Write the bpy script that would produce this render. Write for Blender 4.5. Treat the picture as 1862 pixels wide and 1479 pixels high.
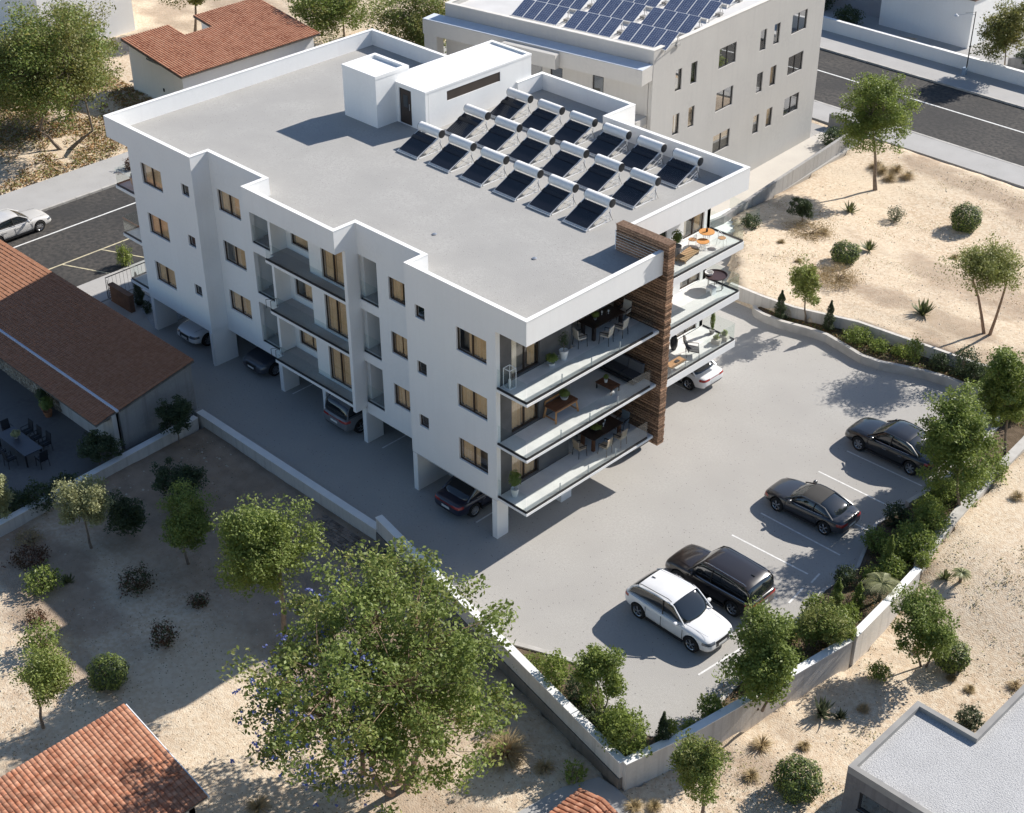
import bpy, bmesh, math, random
import numpy as np
from mathutils import Vector, Matrix
random.seed(7); rng = np.random.default_rng(11)
for o in list(bpy.data.objects): bpy.data.objects.remove(o)
S = bpy.context.scene
COL = S.collection
rad = math.radians
# ------------------------------------------------------------------ camera
cam = bpy.data.cameras.new('camera'); camo = bpy.data.objects.new('camera', cam); COL.objects.link(camo)
r0 = (0.7124889994173164, 0.7016758629953066, -0.003226298049241943)
r1 = (0.38355122619090576, -0.39330392661556735, -0.8355839145150108)
r2 = (-0.5875779800135157, 0.5941068966091603, -0.5493533587816395)
m = Matrix(((r0[0], -r1[0], -r2[0], 38.973), (r0[1], -r1[1], -r2[1], -38.421), (r0[2], -r1[2], -r2[2], 43.276), (0, 0, 0, 1)))
camo.matrix_world = m
cam.sensor_width = 36; cam.lens = 53.19; cam.clip_start = 0.5; cam.clip_end = 1500
S.camera = camo
# ------------------------------------------------------------------ light
SUN = Vector((0.31, 1.40, 1.0)).normalized()
w = bpy.data.worlds.new('World'); S.world = w; w.use_nodes = True
nt = w.node_tree; nt.nodes.clear()
sky = nt.nodes.new('ShaderNodeTexSky'); sky.sky_type = 'NISHITA'; sky.sun_disc = False
sky.sun_elevation = math.asin(SUN.z); sky.sun_rotation = math.atan2(SUN.x, SUN.y)
sky.dust_density = 0.4; sky.air_density = 1.0; sky.ozone_density = 2.6
bg = nt.nodes.new('ShaderNodeBackground'); bg.inputs[1].default_value = 0.086
wo = nt.nodes.new('ShaderNodeOutputWorld'); nt.links.new(sky.outputs[0], bg.inputs[0]); nt.links.new(bg.outputs[0], wo.inputs[0])
sl = bpy.data.lights.new('sun', 'SUN'); sl.energy = 4.9; sl.angle = rad(0.5); sl.color = (1.0, 0.945, 0.87)
slo = bpy.data.objects.new('sun', sl); COL.objects.link(slo); slo.rotation_euler = SUN.to_track_quat('Z', 'Y').to_euler(); slo.location = SUN * 100
S.view_settings.view_transform = 'Standard'; S.view_settings.look = 'None'; S.view_settings.gamma = 1; S.view_settings.exposure = 0.56
S.view_settings.use_curve_mapping = False
S.render.engine = 'CYCLES'
S.cycles.max_bounces = 6; S.cycles.transparent_max_bounces = 12

# ------------------------------------------------------------------ materials
MATS = {}
def mat(name, col, rough=0.8, spec=0.3, metal=0.0, var=None, vscale=1.0, var2=None, v2scale=10.0, bump=0.0, bscale=20.0,
        speck=None, sscale=14.0, sthr=0.1, rnd=0.0, tint=None, trans=0.0, coat=0.0, wave=None, detail=4, grime=None, glow=0, soil=None):
    """var: 2nd colour mixed by large noise; var2: by fine noise; speck: spots; rnd: brightness change per object"""
    if name in MATS: return MATS[name]
    M = bpy.data.materials.new(name); M.use_nodes = True; MATS[name] = M
    n = M.node_tree; N = n.nodes; L = n.links; N.clear()
    out = N.new('ShaderNodeOutputMaterial'); P = N.new('ShaderNodeBsdfPrincipled')
    P.inputs['Roughness'].default_value = rough; P.inputs['Metallic'].default_value = metal
    P.inputs['Specular IOR Level'].default_value = spec
    if coat: P.inputs['Coat Weight'].default_value = coat; P.inputs['Coat Roughness'].default_value = 0.03
    geo = N.new('ShaderNodeNewGeometry'); pos = geo.outputs['Position']
    def rgb(c):
        x = N.new('ShaderNodeRGB'); x.outputs[0].default_value = (*c, 1); return x.outputs[0]
    def noise(sc, det=detail):
        x = N.new('ShaderNodeTexNoise'); x.inputs['Scale'].default_value = sc; x.inputs['Detail'].default_value = det; L.new(pos, x.inputs['Vector']); return x.outputs['Fac']
    def ramp(f, a, b):
        x = N.new('ShaderNodeMapRange'); x.inputs[1].default_value = a; x.inputs[2].default_value = b; x.clamp = True; L.new(f, x.inputs[0]); return x.outputs[0]
    def mix(f, a, b, mode='MIX'):
        x = N.new('ShaderNodeMix'); x.data_type = 'RGBA'; x.blend_type = mode
        if isinstance(f, float): x.inputs[0].default_value = f
        else: L.new(f, x.inputs[0])
        L.new(a, x.inputs[6]); L.new(b, x.inputs[7]); return x.outputs[2]
    c = rgb(col)
    if tint:
        at = N.new('ShaderNodeAttribute'); at.attribute_name = 'tint'
        c = mix(at.outputs['Fac'], c, rgb(tint))
    if var: c = mix(ramp(noise(vscale), 0.35, 0.65), c, rgb(var))
    if var2: c = mix(ramp(noise(v2scale), 0.40, 0.62), c, rgb(var2))
    if speck:
        x = N.new('ShaderNodeTexVoronoi'); x.inputs['Scale'].default_value = sscale; L.new(pos, x.inputs['Vector'])
        y = N.new('ShaderNodeMath'); y.operation = 'LESS_THAN'; y.inputs[1].default_value = sthr; L.new(x.outputs['Distance'], y.inputs[0])
        z = N.new('ShaderNodeMath'); z.operation = 'MULTIPLY'; L.new(y.outputs[0], z.inputs[0]); L.new(ramp(noise(sscale * .13), .36, .5), z.inputs[1])
        c = mix(z.outputs[0], c, rgb(speck))
    if soil:
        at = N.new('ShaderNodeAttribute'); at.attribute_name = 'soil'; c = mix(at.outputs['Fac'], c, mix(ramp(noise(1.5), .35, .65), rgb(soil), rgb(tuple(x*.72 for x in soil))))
    if grime:   # faint vertical streaks of dirt
        mp = N.new('ShaderNodeMapping'); mp.inputs['Scale'].default_value = (3.0, 3.0, 0.18); L.new(pos, mp.inputs[0])
        x = N.new('ShaderNodeTexNoise'); x.inputs['Scale'].default_value = 1.3; x.inputs['Detail'].default_value = 6; L.new(mp.outputs[0], x.inputs['Vector'])
        c = mix(ramp(x.outputs['Fac'], 0.50, 0.78), c, rgb(grime))
    if rnd:
        oi = N.new('ShaderNodeObjectInfo'); hs = N.new('ShaderNodeHueSaturation'); L.new(c, hs.inputs['Color'])
        mr = N.new('ShaderNodeMapRange'); mr.inputs[3].default_value = 1 - rnd; mr.inputs[4].default_value = 1 + rnd; L.new(oi.outputs['Random'], mr.inputs[0]); L.new(mr.outputs[0], hs.inputs['Value'])
        c = hs.outputs[0]
    L.new(c, P.inputs['Base Color'])
    if glow: L.new(c, P.inputs['Emission Color']); P.inputs['Emission Strength'].default_value = glow
    if bump:
        b = N.new('ShaderNodeBump'); b.inputs['Strength'].default_value = bump; b.inputs['Distance'].default_value = 0.05
        L.new(noise(bscale, 6), b.inputs['Height']); L.new(b.outputs[0], P.inputs['Normal'])
    if trans:
        t = N.new('ShaderNodeBsdfTranslucent'); L.new(c, t.inputs[0]); ms = N.new('ShaderNodeMixShader'); ms.inputs[0].default_value = trans
        br = N.new('ShaderNodeHueSaturation'); br.inputs['Value'].default_value = 1.35; br.inputs['Saturation'].default_value = 1.05; L.new(c, br.inputs['Color']); L.new(br.outputs[0], t.inputs[0])
        L.new(P.outputs[0], ms.inputs[1]); L.new(t.outputs[0], ms.inputs[2]); L.new(ms.outputs[0], out.inputs[0])
    else: L.new(P.outputs[0], out.inputs[0])
    return M
def glassmat(name, tint, trans=0.85, rough=0.02, refl=(1, 1, 1)):
    M = bpy.data.materials.new(name); M.use_nodes = True; MATS[name] = M
    n = M.node_tree; N = n.nodes; L = n.links; N.clear()
    out = N.new('ShaderNodeOutputMaterial'); T = N.new('ShaderNodeBsdfTransparent'); T.inputs[0].default_value = (*tint, 1)
    D = N.new('ShaderNodeBsdfGlossy'); D.inputs['Roughness'].default_value = rough; D.inputs[0].default_value = (*refl, 1)
    F_ = N.new('ShaderNodeLayerWeight'); F_.inputs[0].default_value = .5
    F = N.new('ShaderNodeMath'); F.operation = 'POWER'; L.new(F_.outputs['Facing'], F.inputs[0]); F.inputs[1].default_value = 4.0
    a = N.new('ShaderNodeMath'); a.operation = 'ADD'; a.use_clamp = True; L.new(F.outputs[0], a.inputs[0]); a.inputs[1].default_value = 1 - trans - .04
    X = N.new('ShaderNodeMixShader'); L.new(a.outputs[0], X.inputs[0]); L.new(T.outputs[0], X.inputs[1]); L.new(D.outputs[0], X.inputs[2]); L.new(X.outputs[0], out.inputs[0])
    return M
WHITE = mat('white_stucco', (.87, .865, .85), .9, var=(.82, .815, .80), vscale=.55, var2=(.85, .845, .83), v2scale=7, bump=.12, bscale=30, grime=(.83, .82, .805))
WHITE2 = mat('warm_stucco', (.50, .485, .46), .9, var=(.455, .44, .42), vscale=.45, var2=(.485, .47, .445), v2scale=5, bump=.15, bscale=25, grime=(.46, .445, .425))
CAP = mat('white_coping', (.84, .83, .81), .75, var=(.78, .77, .75), vscale=2)
DECK = mat('roof_screed', (.40, .39, .372), .95, var=(.335, .327, .314), vscale=.4, var2=(.35, .342, .325), v2scale=11, bump=.35, bscale=30, speck=(.20, .19, .18), sscale=4.6, sthr=.10, detail=7)
LOT = mat('lot_paving', (.42, .405, .38), .95, var=(.365, .35, .33), vscale=.3, var2=(.375, .36, .335), v2scale=10, bump=.35, bscale=30, speck=(.13, .13, .125), sscale=4.6, sthr=.10, detail=7)
TARMAC = mat('tarmac', (.050, .048, .047), .9, var=(.088, .080, .072), vscale=.22, var2=(.042, .041, .04), v2scale=3.5, bump=.25, bscale=50, detail=9, speck=(.2,.19,.17), sscale=2.2, sthr=.05)
PAVE = mat('pale_pavement', (.42, .41, .40), .9, var=(.36, .35, .34), vscale=.6, var2=(.40, .39, .375), v2scale=8, bump=.15, bscale=30)
KERB = mat('kerb_concrete', (.50, .48, .45), .9, var=(.40, .38, .35), vscale=1.5, bump=.2, bscale=30, rnd=.06)
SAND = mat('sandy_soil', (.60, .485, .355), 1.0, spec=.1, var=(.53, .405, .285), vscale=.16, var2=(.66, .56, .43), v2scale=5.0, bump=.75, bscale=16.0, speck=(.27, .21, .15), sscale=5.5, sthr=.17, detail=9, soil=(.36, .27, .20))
SOIL = mat('planter_soil', (.10, .075, .05), 1.0, spec=.1, var=(.16, .12, .085), vscale=2, bump=.8, bscale=14)
CONC = mat('grey_concrete', (.37, .36, .345), .9, var=(.29, .285, .275), vscale=.7, var2=(.34, .33, .32), v2scale=6, bump=.2, bscale=25, grime=(.25, .24, .23))
OLDC = mat('old_dark_concrete', (.22, .195, .17), .95, var=(.15, .135, .12), vscale=.8, var2=(.19, .17, .15), v2scale=7, bump=.5, bscale=18, grime=(.11, .10, .09))
WALLC = mat('boundary_render', (.63, .60, .56), .9, var=(.54, .515, .48), vscale=.6, var2=(.59, .56, .52), v2scale=6, bump=.2, bscale=22, grime=(.45, .42, .385))
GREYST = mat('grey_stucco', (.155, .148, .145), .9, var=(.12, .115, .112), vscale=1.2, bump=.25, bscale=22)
SLAB = mat('balcony_tile', (.72, .71, .69), .7, var=(.63, .62, .605), vscale=1.6, bump=.05)
LINE = mat('road_paint', (.78, .78, .76), .7, var=(.62, .61, .59), vscale=6)
YLINE = mat('yellow_road_paint', (.66, .58, .38), .7, var=(.42, .38, .28), vscale=4)
FRAME = mat('dark_bronze_frame', (.045, .030, .022), .4, spec=.5)
BLACK = mat('black_metal', (.018, .018, .02), .4, spec=.5)
RUBBER = mat('tyre_rubber', (.02, .02, .02), .85)
CURT = mat('tan_curtain', (.80, .62, .40), .95, var=(.66, .49, .30), vscale=2.5, var2=(.70, .52, .33), v2scale=14, glow=.035)  # weak emission added to brighten the cloth behind the glass; not a lamp
CURT2 = mat('cream_curtain', (.82, .74, .62), .95, glow=.06)  # cream cloth also emits slightly: added brightness, no light source behind it
GLASS = glassmat('window_glass', (.95, .95, .94), .93)
GLASSR = glassmat('reflective_glass', (.45, .46, .45), .62)
RAIL = glassmat('balustrade_glass', (.94, .965, .96), .96)
WOOD = mat('brown_slat_wood', (.22, .125, .075), .7, var=(.13, .072, .044), vscale=3, var2=(.33, .205, .13), v2scale=12, rnd=.5, bump=.2, bscale=40)
TEAK = mat('orange_teak', (.50, .27, .12), .6, var=(.40, .20, .085), vscale=6)
DWOOD = mat('dark_table_wood', (.035, .022, .018), .35, spec=.5)
METAL = mat('white_metal', (.78, .78, .78), .4, spec=.5)
TANK = mat('tank_enamel', (.80, .79, .77), .5, spec=.3)
COLL = mat('collector_glass', (.012, .014, .022), .18, spec=.6, coat=.5)
GALV = mat('galvanised_steel', (.55, .55, .55), .35, metal=.8)
TERRA = mat('terracotta_tile', (.40, .165, .090), .9, var=(.29, .115, .065), vscale=.9, var2=(.47, .24, .15), v2scale=4, rnd=.25, tint=(.50, .28, .18), bump=.2, bscale=30)
TERRA2 = mat('weathered_roof_tile', (.36, .165, .090), .9, var=(.31, .145, .080), vscale=.5, var2=(.38, .19, .115), v2scale=4, tint=(.29, .14, .085), bump=.2, bscale=30)
BRICK = mat('brick', (.22, .125, .08), .9, var=(.16, .09, .06), vscale=2, bump=.3, bscale=20)
STONE = mat('rubble_stone', (.36, .30, .23), .95, tint=(.50, .45, .37), var=(.24, .20, .16), vscale=2.5, bump=.5, bscale=14)
PEB = mat('white_pebbles', (.62, .61, .59), .9, tint=(.45, .44, .43), bump=.4, bscale=20)
PV = mat('solar_cell', (.075, .095, .165), .25, spec=.6, coat=.6, var=(.10, .125, .20), vscale=3)
CREAM = mat('cushion_cream', (.62, .55, .46), .9)
DCUSH = mat('dark_cushion', (.06, .06, .065), .9)
POTW = mat('white_pot', (.75, .74, .72), .5)
POTT = mat('terracotta_pot', (.36, .16, .08), .8)
POTG = mat('grey_pot', (.30, .29, .28), .7)
BARK = mat('bark', (.26, .205, .155), .95, var=(.17, .13, .10), vscale=5, bump=.8, bscale=16)
BARKR = mat('red_brown_bark', (.32, .215, .15), .95, var=(.22, .15, .105), vscale=5, bump=.8, bscale=16)
CHROME = mat('rim_alloy', (.62, .62, .63), .25, metal=.9)
LAMPM = mat('headlight_glass', (.12, .13, .15), .1, spec=.8, coat=.8)
REDL = mat('tail_light', (.35, .02, .015), .2, spec=.6, coat=.8)
CGLASS = mat('car_glass', (.012, .016, .020), .04, spec=.8, coat=.6)
PLATE = mat('number_plate', (.75, .75, .72), .5)
def leaf(name, a, b, v, tr=.38):
    return mat(name, a, .5, spec=.28, tint=b, var=v, vscale=.8, trans=tr)
LF = {
 'mid': leaf('leaf_mid_green', (.118,.168,.040), (.29,.345,.095), (.17,.215,.058)),
 'olive': leaf('leaf_olive_green', (.160,.182,.055), (.35,.36,.115), (.21,.225,.072)),
 'dark': leaf('leaf_dark_green', (.045,.068,.032), (.10,.13,.058), (.065,.088,.04), .3),
 'bright': leaf('leaf_bright_green', (.15,.20,.042), (.34,.39,.10), (.20,.245,.065)),
 'grey': leaf('leaf_grey_green', (.085, .105, .060), (.14, .16, .095), (.11, .13, .075), .25),
 'pale': leaf('leaf_pale_green', (.23,.25,.125), (.42,.42,.22), (.30,.31,.16)),
 'red': leaf('leaf_russet', (.10, .045, .022), (.06, .06, .02), (.13, .05, .03), .3),
 'autumn': leaf('leaf_yellowing', (.135,.155,.048), (.34,.29,.09), (.19,.20,.065)),
 'dry': leaf('dry_grass', (.34, .25, .12), (.24, .19, .09), (.42, .32, .18), .2),
 'sage': leaf('agave_blade', (.11, .135, .055), (.20, .20, .08), (.14, .16, .07), .15),
 'blue': leaf('blue_blossom', (.10,.13,.38), (.20,.25,.52), (.13,.16,.40), .3),
 'litter': leaf('fallen_leaves', (.26, .14, .05), (.14, .085, .04), (.36, .20, .07), .1),
}
def paint(name, c, flake=.0):
    return mat(name, c, .28, spec=.5, coat=1.0, metal=flake)

# ------------------------------------------------------------------ mesh helpers
class MB:
    def __init__(s): s.v = []; s.f = []; s.m = []; s.t = []; s.mi = 0; s.ti = 0.0
    def face(s, idx): s.f.append(idx); s.m.append(s.mi); s.t.append(s.ti)
    def quad(s, a, b, c, d):
        i = len(s.v); s.v += [a, b, c, d]; s.face((i, i+1, i+2, i+3))
    def box(s, x0, y0, z0, x1, y1, z1):
        if x0 > x1: x0, x1 = x1, x0
        if y0 > y1: y0, y1 = y1, y0
        if z0 > z1: z0, z1 = z1, z0
        i = len(s.v)
        s.v += [(x0,y0,z0),(x1,y0,z0),(x1,y1,z0),(x0,y1,z0),(x0,y0,z1),(x1,y0,z1),(x1,y1,z1),(x0,y1,z1)]
        for q in ((0,3,2,1),(4,5,6,7),(0,1,5,4),(1,2,6,5),(2,3,7,6),(3,0,4,7)): s.face(tuple(i+k for k in q))
        return s
    def obox(s, c, size, M):
        i = len(s.v); c = Vector(c)
        for dz in (-.5, .5):
            for dx, dy in ((-.5,-.5),(.5,-.5),(.5,.5),(-.5,.5)):
                s.v.append(tuple(c + M @ Vector((dx*size[0], dy*size[1], dz*size[2]))))
        for q in ((0,3,2,1),(4,5,6,7),(0,1,5,4),(1,2,6,5),(2,3,7,6),(3,0,4,7)): s.face(tuple(i+k for k in q))
        return s
    def bar(s, a, b, w, h=None):
        """rectangular bar between two points"""
        a = Vector(a); b = Vector(b); d = b - a; L = d.length
        q = d.to_track_quat('X', 'Z').to_matrix(); return s.obox((a+b)/2, (L, w, h or w), q)
    def tube(s, pts, radii, n=6, caps=True):
        pts = [Vector(p) for p in pts]
        if not hasattr(radii, '__len__'): radii = [radii]*len(pts)
        rings = []
        for i, p in enumerate(pts):
            d = (pts[min(i+1, len(pts)-1)] - pts[max(i-1, 0)])
            if d.length < 1e-6: d = Vector((0,0,1))
            d.normalize(); u = d.orthogonal().normalized() if abs(d.z) > .9 else d.cross(Vector((0,0,1))).normalized(); w_ = d.cross(u)
            base = len(s.v)
            for k in range(n):
                a = 2*math.pi*k/n; s.v.append(tuple(p + (u*math.cos(a) + w_*math.sin(a))*radii[i]))
            rings.append(base)
        for a, b in zip(rings, rings[1:]):
            for k in range(n): s.face((a+k, a+(k+1)%n, b+(k+1)%n, b+k))
        if caps:
            s.face(tuple(rings[0]+k for k in reversed(range(n)))); s.face(tuple(rings[-1]+k for k in range(n)))
        return s
    def lathe(s, prof, c=(0,0,0), n=16, axis='z', cap=True):
        rings = []
        for r, h in prof:
            base = len(s.v)
            for k in range(n):
                a = 2*math.pi*k/n; x, y = r*math.cos(a), r*math.sin(a)
                p = (x, y, h) if axis == 'z' else ((h, x, y) if axis == 'x' else (x, h, y))
                s.v.append((p[0]+c[0], p[1]+c[1], p[2]+c[2]))
            rings.append(base)
        for a, b in zip(rings, rings[1:]):
            for k in range(n): s.face((a+k, a+(k+1)%n, b+(k+1)%n, b+k))
        if cap:
            s.face(tuple(rings[0]+k for k in reversed(range(n)))); s.face(tuple(rings[-1]+k for k in range(n)))
        return s
    def prism(s, poly, z0, z1, bottom=True, top=True):
        n = len(poly); i = len(s.v)
        s.v += [(p[0], p[1], z0) for p in poly] + [(p[0], p[1], z1) for p in poly]
        for k in range(n): s.face((i+k, i+(k+1)%n, i+n+(k+1)%n, i+n+k))
        if top: s.face(tuple(i+n+k for k in range(n)))
        if bottom: s.face(tuple(i+k for k in reversed(range(n))))
        return s
    def wall(s, ax, c0, c1, a0, a1, z0, z1, holes=()):
        """slab normal to axis ax ('x' or 'y') between c0,c1, spanning a0..a1 and z0..z1, with rectangular holes (a0,a1,z0,z1)"""
        A = sorted({a0, a1, *[max(a0, min(a1, h[0])) for h in holes], *[max(a0, min(a1, h[1])) for h in holes]})
        Z = sorted({z0, z1, *[max(z0, min(z1, h[2])) for h in holes], *[max(z0, min(z1, h[3])) for h in holes]})
        def P(a, z, c): return (a, c, z) if ax == 'y' else (c, a, z)
        solid = {}
        for i in range(len(A)-1):
            for j in range(len(Z)-1):
                ca, cz = (A[i]+A[i+1])/2, (Z[j]+Z[j+1])/2
                solid[i, j] = not any(h[0] < ca < h[1] and h[2] < cz < h[3] for h in holes)
        for (i, j), ok in solid.items():
            if not ok: continue
            x0, x1, y0, y1 = A[i], A[i+1], Z[j], Z[j+1]
            for c in (c0, c1): s.quad(P(x0,y0,c), P(x1,y0,c), P(x1,y1,c), P(x0,y1,c))
            if not solid.get((i-1, j)): s.quad(P(x0,y0,c0), P(x0,y0,c1), P(x0,y1,c1), P(x0,y1,c0))
            if not solid.get((i+1, j)): s.quad(P(x1,y0,c0), P(x1,y0,c1), P(x1,y1,c1), P(x1,y1,c0))
            if not solid.get((i, j-1)): s.quad(P(x0,y0,c0), P(x1,y0,c0), P(x1,y0,c1), P(x0,y0,c1))
            if not solid.get((i, j+1)): s.quad(P(x0,y1,c0), P(x1,y1,c0), P(x1,y1,c1), P(x0,y1,c1))
        return s
    def mesh(s, name, mats, smooth=False, weld=True, tint=False):
        me = bpy.data.meshes.new(name); me.from_pydata(s.v, [], s.f)
        for M in (mats if isinstance(mats, (list, tuple)) else [mats]): me.materials.append(M)
        me.polygons.foreach_set('material_index', s.m)
        if tint:
            a = me.attributes.new('tint', 'FLOAT', 'FACE'); a.data.foreach_set('value', s.t)
        me.update()
        b = bmesh.new(); b.from_mesh(me)
        if weld: bmesh.ops.remove_doubles(b, verts=b.verts, dist=1e-4)
        bmesh.ops.recalc_face_normals(b, faces=b.faces); b.to_mesh(me); b.free()
        if smooth:
            me.shade_smooth(); me.set_sharp_from_angle(angle=rad(38))
        return me
def link(name, me, parent=None, loc=(0,0,0), rz=0.0, kind=None):
    o = bpy.data.objects.new(name, me); COL.objects.link(o); o.location = loc; o.rotation_euler = (0, 0, rz)
    if parent: o.parent = parent
    if kind: o['kind'] = kind
    return o
def part(name, mb, mats, parent, smooth=False, loc=(0,0,0), rz=0.0, kind=None, label=None, **k):
    o = link(name, mb.mesh(name, mats, smooth, **k), parent, loc, rz, kind)
    if label: o['label'] = label
    return o
def tag(o, label, cat, group=None):
    o['label'] = label; o['category'] = cat
    if group: o['group'] = group
    return o
def thing(name, label, cat, loc=(0,0,0), rz=0.0, group=None):
    o = bpy.data.objects.new(name, None); COL.objects.link(o); o.location = loc; o.rotation_euler = (0,0,rz); o.empty_display_size = .2
    return tag(o, label, cat, group)
def children_of(o): return [x for x in bpy.data.objects if x.parent == o]
def dup(root, loc, rz, label, kids=None):
    r = root.copy(); COL.objects.link(r); r.location = loc; r.rotation_euler = (0,0,rz); r['label'] = label
    for c, gs in (kids or kid_tree(root)):
        k = c.copy(); COL.objects.link(k); k.parent = r
        for g in gs:
            q = g.copy(); COL.objects.link(q); q.parent = k
    return r
def kid_tree(root):
    return [(c, children_of(c)) for c in children_of(root)]
def struct(name, mb, mats, **k): return part(name, mb, mats, None, kind='structure', **k)
def sm(a, b, x):
    t = np.clip((x-a)/(b-a), 0, 1); return t*t*(3-2*t)
def H(u, v):
    """height of the natural ground"""
    u = np.asarray(u, float); v = np.asarray(v, float)
    e = -.5+1.15*sm(7, 15, v)+.2*sm(22, 27, v)-.8*sm(30, 44, v)
    wx = np.where(v < -2.9, sm(-42, -36, u), np.where(v < 10, sm(-3, 3, u), sm(-13.5, -11.5, u)))
    return e*wx
# ================================================================== ground
LOTP = [(-34.8,-3.45),(-4.3,-3.45),(13.75,-7.0),(15.1,-.8),(15.9,4.8),(15.5,10.8),(14.8,12.4),(13.8,23),(12.6,28.0),(8,27.45),(1.5,26.85),(-2,25.6),(-6,25.4),(-12.2,33.3),(-13.6,50.4),(-34.8,50.4)]
def inpoly(x, y, poly):
    c = np.zeros(np.shape(x), bool); n = len(poly)
    for i in range(n):
        x0, y0 = poly[i]; x1, y1 = poly[(i+1) % n]
        if y0 == y1: continue
        t = ((y0 > y) != (y1 > y)) & (x < (x1-x0)*(y-y0)/(y1-y0)+x0); c ^= t
    return c
def fbm(x, y, s, seed):
    r = np.random.default_rng(seed); z = 0
    for k in range(5):
        a = r.uniform(0, 6.28, 3); f = s*1.9**k
        z = z + (np.sin(x*f*np.cos(a[0])+y*f*np.sin(a[0])+a[1]+1.7*np.sin(y*f*.6+a[2])))/1.7**k
    return z
def terrain():
    def axis(lo, hi, step, far):
        core = np.arange(lo, hi, step); ext = np.geomspace(1, far, 14)
        return np.concatenate([lo-ext[::-1], core, hi+ext])
    X = axis(-95, 34, .4, 500); Y = axis(-32, 84, .4, 500)
    x, y = np.meshgrid(X, Y, indexing='ij')
    z = H(x, y) + .035*fbm(x, y, .5, 1) + .012*fbm(x, y, 2.6, 2)
    # small mounds and hollows beside the paved yard are kept off the paving itself
    flat = inpoly(x, y, LOTP) | ((x > -49.5) & (x < -34.7) & (y > -200) & (y < 300)) | ((y > 51.0) & (y < 67.3) & (x > -49)) | ((x > -46) & (x < -18.1) & (y < -3.2) & (y > -17))
    z = np.where(flat, np.minimum(z, 0)-.35, z)
    nx, ny = x.shape
    v = np.stack([x, y, z], -1).reshape(-1, 3)
    i = np.arange(nx-1)[:, None]*ny + np.arange(ny-1)[None, :]
    q = np.stack([i, i+ny, i+ny+1, i+1], -1).reshape(-1, 4)
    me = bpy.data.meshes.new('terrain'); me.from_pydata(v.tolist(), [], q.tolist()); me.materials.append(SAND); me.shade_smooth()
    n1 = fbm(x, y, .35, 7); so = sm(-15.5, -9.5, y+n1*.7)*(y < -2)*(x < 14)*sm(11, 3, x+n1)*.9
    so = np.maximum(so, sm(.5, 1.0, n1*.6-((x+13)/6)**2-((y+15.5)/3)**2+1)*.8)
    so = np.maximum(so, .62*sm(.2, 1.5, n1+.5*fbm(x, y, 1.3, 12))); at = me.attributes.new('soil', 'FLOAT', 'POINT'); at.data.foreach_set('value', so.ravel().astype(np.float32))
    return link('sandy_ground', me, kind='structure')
terrain()
def flatpoly(poly, z, mb=None):
    mb = mb or MB(); i = len(mb.v); mb.v += [(p[0], p[1], z) for p in poly]; mb.face(tuple(range(i, i+len(poly)))); return mb
struct('parking_lot', MB().prism(LOTP, -1.2, 0), LOT)
# paler strip of paving in the undercroft and dusty path beside the neighbour
struct('street_west', MB().prism([(-45.2,-60),(-34.8,-60),(-34.8,52.5),(-45.2,52.5)], -.6, .012), TARMAC)
struct('street_north', MB().prism([(-49,53.9),(60,53.9),(60,63.4),(-49,63.4)], -.6, .008), TARMAC)
struct('pavement_north_near', MB().prism([(-34.8,51.0),(60,51.0),(60,53.7),(-34.8,53.7)], -.6, .11), PAVE)
struct('pavement_north_far', MB().prism([(-49,63.6),(60,63.6),(60,67.1),(-49,67.1)], -.6, .13), PAVE)
struct('pavement_west_far', MB().prism([(-49.2,-60),(-45.4,-60),(-45.4,51),(-49.2,51)], -.6, .12), PAVE)
struct('pavement_west_near', MB().prism([(-34.8,-14),(-32.2,-14),(-32.2,13.5),(-34.8,13.5)], -.3, .05), PAVE)
def kerb_line(name, label, a, b, n, w_=.2, h=.15):
    t = thing(name, label, 'kerb', (a[0], a[1], 0)); a = Vector((*a, 0)); b = Vector((*b, 0)); L = (b-a).length; d = (b-a)/L
    me = MB().box(0, -w_/2, -.3, L/n-.02, w_/2, h).mesh('kerbstone', KERB)
    for k in range(n):
        link('kerbstone', me, t, tuple(d*(L/n*k) + Vector((0,0,random.uniform(-.006,.006)))), math.atan2(d.y, d.x))
    return t
kerb_line('kerb', 'pale kerb between the tarmac side street and the tree-shaded pavement on the left', (-45.3, -14), (-45.3, 26), 40)
kerb_line('kerb', 'stone kerb along the far side of the dark road at the upper right', (-34, 63.5), (2, 63.5), 36)
kerb_line('kerb', 'low kerb between the dark road and the pale pavement nearest the sandy plot', (-28, 53.8), (4, 53.8), 32, h=.125)
def paint_line(pts, w_, z, M, name='road_marking'):
    mb = MB()
    for a, b in zip(pts, pts[1:]):
        a = Vector(a); b = Vector(b); d = (b-a).normalized(); n = Vector((-d.y, d.x))*w_/2
        mb.quad((*(a-n), z), (*(b-n), z), (*(b+n), z), (*(a+n), z))
    return struct(name, mb, M)
paint_line([(-42.05,-30),(-42.05,50)], .13, .018, LINE)
paint_line([(-37.95,-20),(-37.95,5.6)], .12, .018, YLINE)
for v0 in (3.2, .45, -2.3): paint_line([(-37.95,v0),(-34.85,v0+1.4)], .10, .022, YLINE)
paint_line([(-40,59.4),(40,59.4)], .16, .014, LINE)
for a, b in [((7.45,14.72),(11.7,14.72)), ((7.45,17.15),(11.7,17.2)), ((7.45,12.4),(12.0,12.45)), ((7.45,10.05),(11.9,10.02)), ((7.5,7.78),(11.65,7.9)),
             ((7.5,5.5),(11.7,5.55)), ((12.2,5.7),(12.05,6.95)), ((12.1,7.5),(12.0,8.3)), ((13.0,6.45),(12.95,7.2)), ((12.2,-.56),(12.5,2.1))]:
    paint_line([a, b], .09, .006, LINE)
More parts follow.
